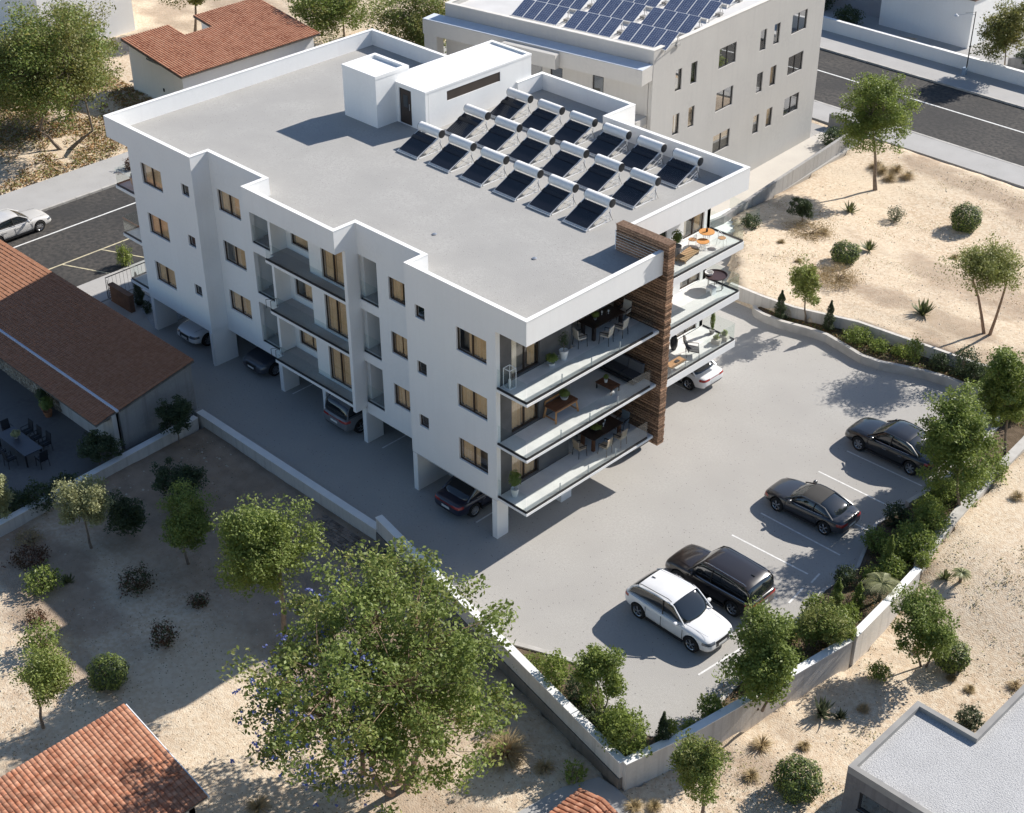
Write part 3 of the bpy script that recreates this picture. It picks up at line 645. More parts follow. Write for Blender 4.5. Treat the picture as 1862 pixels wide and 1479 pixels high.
# ================================================================== beige neighbouring block with solar panels
N_ = thing('neighbour_building', 'beige rendered block with rooftop solar panels behind the white apartments', 'building', (-15.5, 28.7, 0))
o3 = Vector((-15.5, 28.7)); P2 = Vector((-16.57, 48.0)); dd = (P2-o3).normalized(); Lf = 19.33
angN = math.atan2(dd.y, dd.x)
NP = [(0,0),(P2.x-o3.x,P2.y-o3.y),(-17.5,18.0),(-15.2,-2.6)]
ring_ = MB(); NI = inset(NP, .22)
ring(ring_, NP, NI, 11.0, 11.75); part('parapet', ring_, WHITE2, N_); part('coping', ring(MB(), inset(NP,-.02), inset(NP,.26), 11.751, 11.79), mat('beige_coping', (.74,.70,.64), .8, var=(.66,.63,.58), vscale=2), N_)
part('roof_deck', MB().prism(NI, 11.0, 11.42), mat('pale_roof', (.62,.61,.60), .9, var=(.55,.54,.53), vscale=.6, bump=.1), N_)
# side facade (local x along the facade from the near corner)
hol = []; wl = []
for z0, z1 in ((8.52,9.93),(5.64,7.03),(2.74,4.08)):
    for a, b in ((2.33,3.0),(3.95,4.6),(11.6,12.3),(13.2,13.9)): hol.append((a,b,z0-.02,z1-.05)); wl.append((a,b,z0-.02,z1-.05,1))
    for a, b in ((6.95,8.85),(15.35,17.2)): hol.append((a,b,z0+.1,z1+.02)); wl.append((a,b,z0+.1,z1+.02,2))
W = MB().wall('y', 0, .28, 0, Lf, -.3, 11.0, hol); part('side_wall', W, WHITE2, N_, rz=angN)
fx = Matrix.Rotation(angN, 3, 'Z')
for k, (a, b, z0, z1, p) in enumerate(wl):
    q = fx @ Vector((a, 0, z0)); window(N_, b-a, z1-z0, tuple(q), angN, p, curt=['left','full','none','right','none','full'][(k*5) % 6] if z0 < 6 else ['none','none','right'][k % 3], glass=GLASSR if (k*7) % 3 else GLASS, fw=.055, depth=.07, M=BLACK)
# front: recessed walls below a deep canopy
fd = (Vector(NP[0])-Vector(NP[3])).normalized(); angF = math.atan2(fd.y, fd.x); Lr = (Vector(NP[0])-Vector(NP[3])).length
FW = MB().wall('y', 0, .28, 0, Lr-.3, -.3, 11.0, [(8.1,9.0,7.3,9.3),(5.6,7.5,7.3,9.4),(11.2,12.0,7.9,9.4),(2.0,3.4,7.5,9.2)])
FWo = part('front_wall', FW, WHITE2, N_, loc=(NP[3][0], NP[3][1], 0), rz=angF)
fM = Matrix.Rotation(angF, 3, 'Z'); fo = Vector((NP[3][0], NP[3][1], 0))
for a, b, z0, z1, p in ((8.1,9.0,7.3,9.3,1),(5.6,7.5,7.3,9.4,2),(11.2,12.0,7.9,9.4,1),(2.0,3.4,7.5,9.2,1)):
    window(N_, b-a, z1-z0, tuple(fo+fM @ Vector((a,0,z0))), angF, p, curt='none', glass=GLASSR, depth=.05, M=BLACK, fw=.07)
cn = MB(); cn.box(-.9,-1.25,9.95,Lr-.02,-.001,10.9); cn.box(5.6,-1.75,9.9,9.6,-1.251,10.8)
part('canopy', cn, WHITE2, N_, loc=(NP[3][0], NP[3][1], 0), rz=angF)
part('canopy_flashing', MB().box(-.9,-1.22,10.901,Lr-.05,-.03,10.93), mat('pale_flashing', (.62,.66,.72), .6), N_, loc=(NP[3][0], NP[3][1], 0), rz=angF)
part('post', MB().box(-.85,-1.2,-.3,.15,-.5,9.95), WHITE2, N_, loc=(NP[3][0], NP[3][1], 0), rz=angF)
part('balcony', MB().box(10,-1.2,7.1,Lr-.3,-.001,7.6), WHITE2, N_, loc=(NP[3][0], NP[3][1], 0), rz=angF)
# solar arrays
def array(x, y, label):
    t = thing('solar_array', label, 'solar panels', (x, y, 11.42), angF, 'solar panel tables on the beige block')
    L, Wd = 1.7, .85; tilt = rad(22); M = Matrix.Rotation(tilt, 3, 'X'); n = 4
    for k in range(n):
        c = Vector((Wd*(k+.5), L*math.cos(tilt)/2, .22+L*math.sin(tilt)/2))
        p = part('solar_panel', MB().obox(c, (Wd-.02, L, .035), M), METAL, t)
        g = MB()
        for i in range(5):
            for j in range(9):
                cc = c + M @ Vector(((i-2)*.158, (j-4)*.183, .0195)); g.obox(cc, (.150, .175, .003), M)
        part('solar_cells', g, PV, p, kind='stuff')
    f = MB()
    for x_ in (.1, n*Wd-.1):
        f.bar((x_,1.5,0),(x_,1.5,.8),.04); f.bar((x_,.05,.0),(x_,.05,.2),.04); f.bar((x_,1.5,.1),(x_,.05,.1),.03); f.bar((x_,2.0,.0),(x_,1.5,.7),.03)
    part('support_frame', f, GALV, t); part('ballast_block', MB().box(.0,1.35,0,.35,1.75,.18).box(n*Wd-.35,1.35,0,n*Wd,1.75,.18), CONC, t)
    return t
ar = None; kt = None; nm = ['nearest row', 'second row', 'third row', 'rear row']
for r_ in range(4):
    for k in range(3):
        b_ = fo + fM @ Vector((4.6+3.9*k-.25*r_, .75+3.15*r_, 0)); wx = o3.x+b_.x; wy = o3.y+b_.y
        lab = f'tilted blue solar panel table on the beige block, {nm[r_]}, {["left","middle","right"][k]} one'
        if ar is None: ar = array(wx, wy, lab); kt = kid_tree(ar)
        else: dup(ar, (wx, wy, 11.42), angF, lab, kt)
# ================================================================== tiled houses
def tile_mesh(name, w_, l_, h=.05, segs=4):
    mb = MB(); n = segs
    for e, (y, zz) in enumerate(((0, .032), (l_*1.04, .004))):
        for k in range(n+1):
            a = math.pi*k/n; mb.v.append((w_/2-math.cos(a)*w_/2, y, zz+math.sin(a)*h))
    for k in range(n): mb.face((k, k+1, n+1+k+1, n+1+k))
    mb.face(tuple(range(n+1)))
    return mb
def tiled_roof(parent, A, U, V, nu, nv, M, singles=0, holes=None, w_=None, hh=.30):
    """pantiles over a roof plane: corner A, U along the eave, V up the slope (full vectors)"""
    A, U, V = Vector(A), Vector(U), Vector(V); w_ = U.length/nu; l_ = V.length/nv
    x = U.normalized(); y = V.normalized(); z = x.cross(y); z = z if z.z > 0 else -z
    M3 = Matrix((x, y, z)).transposed()
    tm = tile_mesh('tile', w_*.96, l_, w_*hh); cells = []
    for i in range(nu):
        for j in range(nv):
            c = A + U*(i/nu) + V*(j/nv)
            if holes and holes(i/nu, j/nv): continue
            cells.append((c, i, j))
    cp = Vector((38.97,-38.42,43.28)); rt = Vector(r0); dn = Vector(r1); fwv = Vector(r2)
    def vis(c):
        q = c + Vector(parent.location) - cp; d = q.dot(fwv); return abs(q.dot(rt)/d) < .338 and abs(q.dot(dn)/d) < .268
    cells.sort(key=lambda t: (0 if vis(t[0]) else 1, (t[0]+Vector(parent.location)-cp).length))
    meshes = None
    if singles:
        meshes = [tm.mesh('tile', M, True)]
    for c, i, j in cells[:singles]:
        o = link('tile', meshes[0], parent); jt = Matrix.Rotation(random.gauss(0, .012), 4, 'Z')
        o.matrix_local = Matrix.Translation(c+z*random.uniform(0,.012)) @ M3.to_4x4() @ jt
    rest = cells[singles:]
    if rest:
        tv = np.array(tm.v); V_ = []; F_ = []; T_ = []
        MM = np.array(M3)
        base = len(tv)
        for n_, (c, i, j) in enumerate(rest):
            tvj = tv.copy(); tvj[:, 2] += random.uniform(0, .012)
            V_.append((MM @ tvj.T).T + np.array(c)); t0 = random.random()
            for f in tm.f: F_.append(tuple(k+n_*base for k in f)); T_.append(t0)
        me = bpy.data.meshes.new('roof_tiles'); me.from_pydata(np.concatenate(V_).tolist(), [], F_); me.materials.append(M)
        a = me.attributes.new('tint', 'FLOAT', 'FACE'); a.data.foreach_set('value', T_); me.shade_smooth(); me.set_sharp_from_angle(angle=rad(50))
        link('roof_tiles', me, parent, kind='stuff')
    bd = MB(); bd.v += [tuple(A-z*.03), tuple(A+U-z*.03), tuple(A+U+V-z*.03), tuple(A+V-z*.03)]
    bd.v += [tuple(Vector(q)-z*.09) for q in bd.v]
    for q in ((0,1,2,3),(4,5,6,7),(0,1,5,4),(1,2,6,5),(2,3,7,6),(3,0,4,7)): bd.face(q)
    return bd
# long shed on the left
S1 = thing('tiled_shed', 'long low outbuilding with brown tiled roof and rubble stone wall beside the driveway', 'building', (-18.85, -3.25, 0))
Lx = 24.0
zA, zB = 2.95, 2.08   # driveway eave, courtyard edge of the main roof
bd = tiled_roof(S1, (.12, -4.45, zB-.0), (-Lx, 0, 0), (0, 4.6, zA-zB+.03), 128, 20, TERRA2, 0); part('roof_boarding', bd, OLDC, S1)
bd = tiled_roof(S1, (-.05, -5.75, 1.72), (-Lx, 0, 0), (0, 1.28, .28), 128, 6, TERRA2, 0); part('lean_to_boarding', bd, OLDC, S1)
part('gutter', MB().box(-Lx, -4.58, 2.02, .1, -4.46, 2.12), mat('pale_gutter', (.55,.60,.70), .5), S1)
g_ = MB(); g_.v += [(0,0,-.8),(0,-4.4,-.8),(0,-4.4,zB-.08),(0,0,zA-.08),(-.2,0,-.8),(-.2,-4.4,-.8),(-.2,-4.4,zB-.08),(-.2,0,zA-.08)]
for q in ((0,1,2,3),(7,6,5,4),(0,4,5,1),(1,5,6,2),(2,6,7,3),(3,7,4,0)): g_.face(q)
part('gable_wall', g_, CONC, S1); part('driveway_wall', MB().box(-Lx, -.2, -.6, -.2, 0, zA-.12), CONC, S1)
part('courtyard_wall', MB().wall('y', -4.85, -4.6, -5.3, 0, -.6, 1.86, [(-5.0,-4.9,1.0,1.15),(-4.1,-3.95,.95,1.08),(-2.2,-2.1,.9,1.0)]), WALLC, S1)
part('stone_backing', MB().wall('y', -4.83, -4.6, -Lx, -5.3, -.6, 1.9, [(-8.9,-8.0,.9,1.45),(-11.0,-10.5,1.1,1.5)]), OLDC, S1)
st = MB(); r = np.random.default_rng(5)
for j in range(13):
    x = -Lx + r.uniform(0,.1); z = -.42+j*.172
    while x < -5.35:
        w_ = r.uniform(.14,.32); h = .17*r.uniform(.8,1.0)
        cx, cz = x+w_/2, z+h/2
        if not (-9.0 < cx < -7.9 and .85 < cz < 1.5) and not (-11.1 < cx < -10.4 and 1.05 < cz < 1.55):
            st.ti = r.random(); i = len(st.v); dp = r.uniform(.03,.09); jx = lambda: r.uniform(-.02,.02)
            st.v += [(x+jx(),-4.83,z+jx()),(x+w_-.02+jx(),-4.83,z+jx()),(x+w_-.02+jx(),-4.83,z+h+jx()),(x+jx(),-4.83,z+h+jx())]
            st.v += [(x+.03+jx()*.5,-4.83-dp,z+.03),(x+w_-.05,-4.83-dp,z+.03+jx()*.5),(x+w_-.05,-4.83-dp,z+h-.03),(x+.03,-4.83-dp,z+h-.03+jx()*.5)]
            for q in ((4,5,6,7),(0,1,5,4),(1,2,6,5),(2,3,7,6),(3,0,4,7)): st.face(tuple(i+k for k in q))
        x += w_
part('stones', st, STONE, S1, kind='stuff', tint=True)
for k in range(6): part('rafter_end', MB().box(-6-k*2.8, -5.55, 1.62, -5.9-k*2.8, -4.86, 1.70), WOOD, S1)
part('lean_to_end', MB().box(-.32, -5.6, 1.58, -.2, -4.6, 1.66), OLDC, S1)
# tiled house bottom left
S2 = thing('tiled_house', 'house corner at the lower left with an orange pantile roof', 'house', (0, -19.45, 0))
bd = tiled_roof(S2, (4.85, .0, 2.02), (0, -12.0, 0), (-5.0, 0, 1.12), 66, 21, TERRA, 300, hh=.16); part('roof_boarding', bd, OLDC, S2)
part('side_wall', MB().box(4.2, -11.6, -.9, 4.45, -.35, 2.0), WALLC, S2)
gw = MB(); gw.v += [(4.45,-.35,-.9),(-.05,-.35,-.9),(-.05,-.35,3.0),(4.45,-.35,2.02),(4.45,-.6,-.9),(-.05,-.6,-.9),(-.05,-.6,3.0),(4.45,-.6,2.02)]
for q in ((0,1,2,3),(7,6,5,4),(0,4,5,1),(1,5,6,2),(2,6,7,3),(3,7,4,0)): gw.face(q)
part('gable_wall', gw, WALLC, S2); part('back_wall', MB().box(-.3,-11.6,-.9,-.06,-.35,3.0), WALLC, S2)
part('verge_board', MB().bar((4.9,.04,1.98),(-.1,.04,3.1),.04,.12), METAL, S2)
# tile-roofed hut at the bottom edge
S3 = thing('tiled_hut', 'tiny red-tiled roof poking in at the bottom edge by the paved path', 'hut', (15.25, -8.72, -.32))
bd = tiled_roof(S3, (.1,.1,.55), (0,-2.2,0), (-1.15,0,.35), 10, 4, TERRA, 40); part('roof_boarding', bd, OLDC, S3)
bd = tiled_roof(S3, (-2.2,.1,.55), (0,-2.2,0), (1.15,0,.35), 10, 4, TERRA, 40); part('roof_boarding', bd, OLDC, S3)
part('wall', MB().box(-1.95,-2.0,-.6,-.1,-.1,.5), WALLC, S3)
# L-shaped tiled house upper left
S4 = thing('tiled_house', 'white walled house with a notched orange tiled roof beyond the street at the upper left', 'house', (-51.7, 19.3, 0))
bd = tiled_roof(S4, (0,0,3.0), (0,13.0,0), (-5.5,0,.73), 60, 18, TERRA); part('roof_boarding', bd, OLDC, S4)
bd = tiled_roof(S4, (-5.5,0,3.73), (0,4.3,0), (-2.1,0,.28), 20, 7, TERRA); part('roof_boarding', bd, OLDC, S4)
bd = tiled_roof(S4, (-5.5,6.8,3.73), (0,6.2,0), (-2.4,0,.32), 29, 8, TERRA); part('roof_boarding', bd, OLDC, S4)
part('wall', MB().prism([(-.45,.35),(-.45,12.6),(-7.5,12.6),(-7.5,7.1),(-5.6,7.1),(-5.6,4.0),(-7.3,4.0),(-7.3,.35)], -.2, 2.98), WHITE, S4)
part('gable_fill', MB().prism([(-5.0,.36),(-5.0,12.58),(-7.4,12.58),(-7.4,7.15),(-5.7,7.15),(-5.7,3.95),(-7.2,3.95),(-7.2,.36)], 2.97, 3.6), WHITE, S4)
part('vent', MB().box(-3.2,.33,1.0,-3.0,.349,1.25), BLACK, S4)
# white blocks at the top left corner
S5 = thing('white_house', 'pale plain house wall behind the big tree at the top left corner', 'house', (-70.3, 27.3, 0))
part('wall', MB().box(-16,-8.5,-.2,0,0,7.5), WHITE, S5); part('coping', MB().box(-16.05,-8.55,7.501,.05,.05,7.6), CAP, S5)
part('plinth', MB().box(-16,-8.58,-.2,.06,-8.501,.4), CONC, S5)
S6 = thing('white_house', 'flat white house above the street wall at the top right corner', 'house', (-17.85, 71.6, 0))
part('wall', MB().box(-8.4,0,-.2,0,11,4.0), WHITE, S6); part('roof_slab', MB().box(-8.5,-.12,4.001,.12,11.1,4.12), mat('brown_eave', (.20,.13,.10), .8), S6)
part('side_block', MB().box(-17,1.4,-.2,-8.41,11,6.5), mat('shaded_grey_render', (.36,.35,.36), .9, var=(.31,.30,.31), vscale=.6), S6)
struct('yard_paving', MB().prism([(-34,67.4),(10,67.6),(10,90),(-34,90)], -.4, .06), PAVE)
run_wall('garden_wall', 'low dark retaining kerb around the shrubs below the top right tree', [(-13.5,70.2),(-11.5,71.5),(-9,71.2),(-6,70.5)], .25, 0, .8, CONC, .04)
# gravel-roofed concrete house at the bottom right
S7 = thing('concrete_house', 'dark concrete house with white gravel roof at the bottom right corner', 'house', (20.55, -2.65, 0))
RP = [(0,0),(14,0),(14,12),(11,12),(11,8.3),(2.42,8.3),(2.42,4.62),(0,4.62)]
RP = [(0,0),(14,0),(14,12.5),(2.42,12.5),(2.42,4.62),(0,4.62)]
CD = mat('board_marked_concrete', (.21,.20,.20), .9, var=(.15,.145,.145), vscale=1.0, var2=(.18,.175,.175), v2scale=6, bump=.2, bscale=20, grime=(.12,.115,.115))
part('parapet', ring(MB(), RP, inset(RP, .22), 2.18, 2.5), mat('concrete_parapet', (.33,.32,.30), .9, var=(.27,.26,.25), vscale=1.2), S7)
part('roof_deck', MB().prism(inset(RP, .21), 2.1, 2.28), mat('white_roof_gravel', (.47,.465,.46), .95, var2=(.37,.37,.37), v2scale=18, speck=(.25,.25,.27), sscale=11, sthr=.2, bump=.8, bscale=18, var=(.53,.525,.52), vscale=.9), S7)
wl_ = MB(); wl_.wall('y', 0, .22, 0, 14, -.9, 2.18, [(.62,3.05,.72,1.62)]); wl_.box(0,.22,-.9,.22,4.62,2.18); wl_.box(.22,4.4,-.9,2.42,4.62,2.18); wl_.box(2.42,4.62,-.9,2.64,12.5,2.18)
part('wall', wl_, CD, S7)
window(S7, 2.43, .9, (.62, 0, .72), 0, 1, curt='right', M=BLACK, fw=.09, depth=.06, glass=GLASSR)
part('roof_upstand', MB().box(3.2,8.4,2.281,5.4,10.5,2.62), CAP, S7)
# west entrance: brick gate pier, fence and steel frame
S8 = thing('brick_wall', 'low brown brick wall beside the driveway entrance at the far left of the block', 'wall', (-31.95, .05, 0))
part('wall_core', MB().box(.03,.03,-.1,2.07,.27,1.02), OLDC, S8)
bm_ = MB().box(.005,0,.004,.245,.03,.076).mesh('brick', BRICK); bm2 = MB().box(0,0,.004,.03,.14,.076).mesh('brick', BRICK)
for j in range(13):
    for k in range(8 + (j % 2)):
        x0 = k*.25 - (.125 if j % 2 else 0)
        if x0 < -.01 or x0 > 1.9: continue
        link('brick', bm_, S8, (x0, -.002, j*.08))
    for k in range(2): link('brick', bm2, S8, (2.072, k*.15, j*.08))
part('coping', MB().box(-.03,-.04,1.045,2.14,.32,1.12), BRICK, S8)
S9 = thing('garden_gate', 'thin dark steel frame at the corner of the brown brick wall', 'gate', (-32.3, .1, 0))
f = MB(); f.tube([(0,0,0),(0,0,1.35),(0,3.6,1.35),(0,3.6,0)], .03, 6); f.tube([(.18,0,0),(.18,0,1.3)], .02, 6); part('frame', f, BLACK, S9)
for k in range(14): part('rod', MB().tube([(0,.2+k*.25,.1),(0,.2+k*.25,1.33)], .008, 4), BLACK, S9)
S10 = thing('railing', 'low steel railing with a pale ramp behind it at the west end of the block', 'railing', (-31.3, 2.2, 0))
f = MB(); f.tube([(0,0,.9),(4.0,0,.9)], .02, 5); f.tube([(0,0,.1),(4.0,0,.1)], .02, 5); part('rail', f, GALV, S10)
for k in range(21): part('baluster', MB().tube([(k*.2,0,0),(k*.2,0,.9)], .009, 4), GALV, S10)
part('ramp', MB().box(-.2,.25,-.05,3.9,2.4,.35), PAVE, S10); part('kerb', MB().box(-.2,-.3,-.05,3.9,-.15,.22), CAP, S10)
# street lamp
S11 = thing('street_lamp', 'tall dark street lamp with a curved arm by the long white street wall', 'street lamp', (-14.9, 66.3, .13))
part('pole', MB().tube([(0,0,0),(0,0,5.0)], [.055,.035], 8), BLACK, S11, smooth=True)
part('base', MB().box(-.25,-.2,0,.05,.12,.55), mat('blue_grey_box', (.25,.33,.42), .6), S11)
part('arm', MB().tube([(0,0,4.75),(-.6,-.05,4.72),(-1.1,-.2,4.55),(-1.35,-.25,4.5)], .02, 6), GALV, S11); part('brace', MB().tube([(0,0,4.95),(-.8,-.08,4.72)], .01, 4), BLACK, S11)
part('lamp_head', MB().lathe([(.04,.16),(.17,.06),(.19,0),(.12,-.03)], (-1.45,-.25,4.38), 12), METAL, S11, smooth=True); part('clamp', MB().tube([(0,0,2.2),(0,0,2.3)], .08, 8), BLACK, S11)
# ================================================================== cars
def loft(stations, prof):
    """stations: list of dict; prof(st)-> half section [(y,z)...] from bottom centre to top centre"""
    mb = MB(); rings = []
    for st in stations:
        h = prof(st); full = [(y, z) for y, z in h] + [(-y, z) for y, z in reversed(h[1:-1])]
        base = len(mb.v); mb.v += [(st['x'], y, z) for y, z in full]; rings.append((base, len(full)))
    for (a, n), (b, _) in zip(rings, rings[1:]):
        for k in range(n): mb.face((a+k, a+(k+1) % n, b+(k+1) % n, b+k))
    a, n = rings[0]; mb.face(tuple(a+k for k in reversed(range(n)))); b, n = rings[-1]; mb.face(tuple(b+k for k in range(n)))
    return mb
def subsurf_mesh(mb, name, mats, lv=2, cutters=None):
    me = mb.mesh(name, mats, False); ob = bpy.data.objects.new('tmp', me); COL.objects.link(ob)
    md = ob.modifiers.new('s', 'SUBSURF'); md.levels = lv; md.render_levels = lv; tmp = [ob]
    for c in (cutters or []):
        co = bpy.data.objects.new('cut', c); COL.objects.link(co); tmp.append(co)
        b_ = ob.modifiers.new('b', 'BOOLEAN'); b_.operation = 'DIFFERENCE'; b_.object = co; b_.solver = 'EXACT'; b_.material_mode = 'INDEX'
    dg = bpy.context.evaluated_depsgraph_get(); dg.update()
    out = bpy.data.meshes.new_from_object(ob.evaluated_get(dg), depsgraph=dg)
    if cutters:
        lim = max(abs(v.co.y) for v in me.vertices)+.03
        for sv in ('FAST', 'EXACT'):
            if max(abs(v.co.y) for v in out.vertices) < lim and len(out.vertices) > 500: break
            for q, md_ in enumerate(ob.modifiers):
                if md_.type == 'BOOLEAN': md_.solver = sv; md_.use_self = (sv == 'EXACT')
            dg.update(); out = bpy.data.meshes.new_from_object(ob.evaluated_get(dg), depsgraph=dg)
    for t in tmp: bpy.data.objects.remove(t)
    out.name = name; out.shade_smooth(); out.set_sharp_from_angle(angle=rad(32))
    return out
def wheel_meshes(r, w_, spokes, M=CHROME):
    ty = MB().lathe([(r*.66,-w_/2),(r*.93,-w_/2),(r,-w_/2+.03),(r,w_/2-.03),(r*.93,w_/2),(r*.66,w_/2),(r*.62,w_/2-.04),(r*.62,-w_/2+.04),(r*.66,-w_/2)], n=28, axis='y', cap=False).mesh('tyre', RUBBER, True)
    rim = MB(); rim.lathe([(r*.60,w_/2-.03),(r*.665,w_/2-.004),(r*.665,-.02),(r*.60,-.02),(r*.60,w_/2-.03)], n=28, axis='y', cap=False)
    rim.lathe([(r*.14,w_/2-.035),(r*.12,w_/2-.01)], n=12, axis='y')
    for k in range(spokes):
        a = 2*math.pi*k/spokes
        for da in (-.13, .13):
            p0 = Vector((math.cos(a)*r*.08, w_/2-.03, math.sin(a)*r*.08)); p1 = Vector((math.cos(a+da)*r*.63, w_/2-.025, math.sin(a+da)*r*.63)); rim.bar(p0, p1, r*.075, .03)
    disc = MB().lathe([(.02,.0),(r*.58,.0),(r*.58,-.03)], n=20, axis='y')
    return ty, rim.mesh('rim', M), disc.mesh('brake_disc', BLACK)
CARK = {
 'suv': dict(L=4.80, W=1.98, wb=2.95, r=.385, st=[(-1,.74,.52,.86,.93),(-.975,.90,.38,.98,1.04),(-.88,.965,.30,1.04,1.09),(-.6,.995,.24,1.04,1.08),(-.25,1.0,.22,1.01,1.04),(.1,1.0,.22,.99,1.02),(.36,.995,.22,.985,1.04),(.6,.985,.22,.96,1.05),(.82,.955,.25,.90,.98),(.94,.88,.28,.80,.86),(.985,.76,.34,.66,.74),(1,.62,.42,.56,.62)],
     gh=[(-.955,.80,1.02,1.08),(-.82,.78,1.02,1.46),(-.70,.77,1.02,1.62),(-.3,.78,1.0,1.73),(.02,.78,1.0,1.74),(.12,.76,1.0,1.70),(.46,.84,1.0,1.06)], roof=(-.70,.10), rail=True),
 'estate': dict(L=4.85, W=1.99, wb=2.95, r=.39, st=[(-1,.80,.50,.90,.98),(-.98,.93,.36,1.02,1.08),(-.88,.975,.30,1.06,1.10),(-.6,.995,.26,1.06,1.09),(-.25,1.0,.25,1.04,1.07),(.1,1.0,.25,1.03,1.06),(.40,.995,.25,1.03,1.10),(.62,.985,.25,1.01,1.11),(.84,.96,.28,.95,1.05),(.95,.90,.30,.84,.93),(.985,.80,.36,.70,.80),(1,.66,.42,.6,.68)],
     gh=[(-.965,.84,1.05,1.10),(-.90,.81,1.05,1.60),(-.80,.80,1.05,1.77),(-.3,.80,1.03,1.84),(.08,.80,1.03,1.83),(.18,.78,1.03,1.78),(.46,.86,1.03,1.12)], roof=(-.86,.16), rail=True),
 'sedan': dict(L=4.95, W=1.93, wb=2.95, r=.365, st=[(-1,.74,.48,.80,.88),(-.975,.90,.34,.93,.98),(-.85,.96,.27,.96,1.02),(-.6,.99,.22,.96,1.02),(-.25,1.0,.20,.94,.97),(.1,1.0,.20,.92,.95),(.38,.99,.20,.92,.97),(.6,.98,.20,.89,.97),(.82,.95,.23,.82,.89),(.94,.87,.26,.72,.78),(.985,.76,.32,.60,.66),(1,.62,.40,.52,.56)],
     gh=[(-.80,.78,.94,1.0),(-.52,.72,.94,1.38),(-.38,.73,.94,1.48),(-.1,.74,.94,1.53),(.04,.73,.94,1.52),(.12,.71,.94,1.48),(.46,.80,.94,.99)], roof=(-.42,.11), rail=False),
 'coupe': dict(L=4.45, W=1.88, wb=2.62, r=.35, st=[(-1,.72,.42,.72,.80),(-.97,.88,.30,.85,.91),(-.82,.96,.24,.90,.95),(-.55,1.0,.20,.90,.93),(-.2,.985,.18,.86,.89),(.1,.985,.18,.84,.87),(.36,.99,.18,.85,.89),(.6,.99,.18,.83,.88),(.82,.93,.20,.74,.80),(.94,.84,.24,.64,.70),(.985,.72,.28,.54,.59),(1,.58,.34,.46,.50)],
     gh=[(-.80,.70,.88,.94),(-.5,.65,.86,1.23),(-.3,.66,.86,1.31),(-.12,.67,.86,1.33),(.02,.66,.86,1.32),(.10,.64,.86,1.28),(.44,.76,.86,.90)], roof=(-.36,.09), rail=False),
}
CACHE = {}
def patch(me, name, cond, M, off=.004):
    """the faces of a surface that satisfy cond, lifted a few millimetres: lamps, grille and trim that follow the body"""
    vs = [v.co.copy() for v in me.vertices]; ns = [v.normal.copy() for v in me.vertices]; mb = MB(); mp = {}
    for p in me.polygons:
        c = p.center
        if cond(c.x, c.y, c.z, p.normal):
            idx = []
            for i in p.vertices:
                if i not in mp: mp[i] = len(mb.v); mb.v.append(tuple(vs[i]+ns[i]*off))
                idx.append(mp[i])
            mb.face(tuple(idx))
    return mb.mesh(name, M, True, weld=False) if mb.f else None
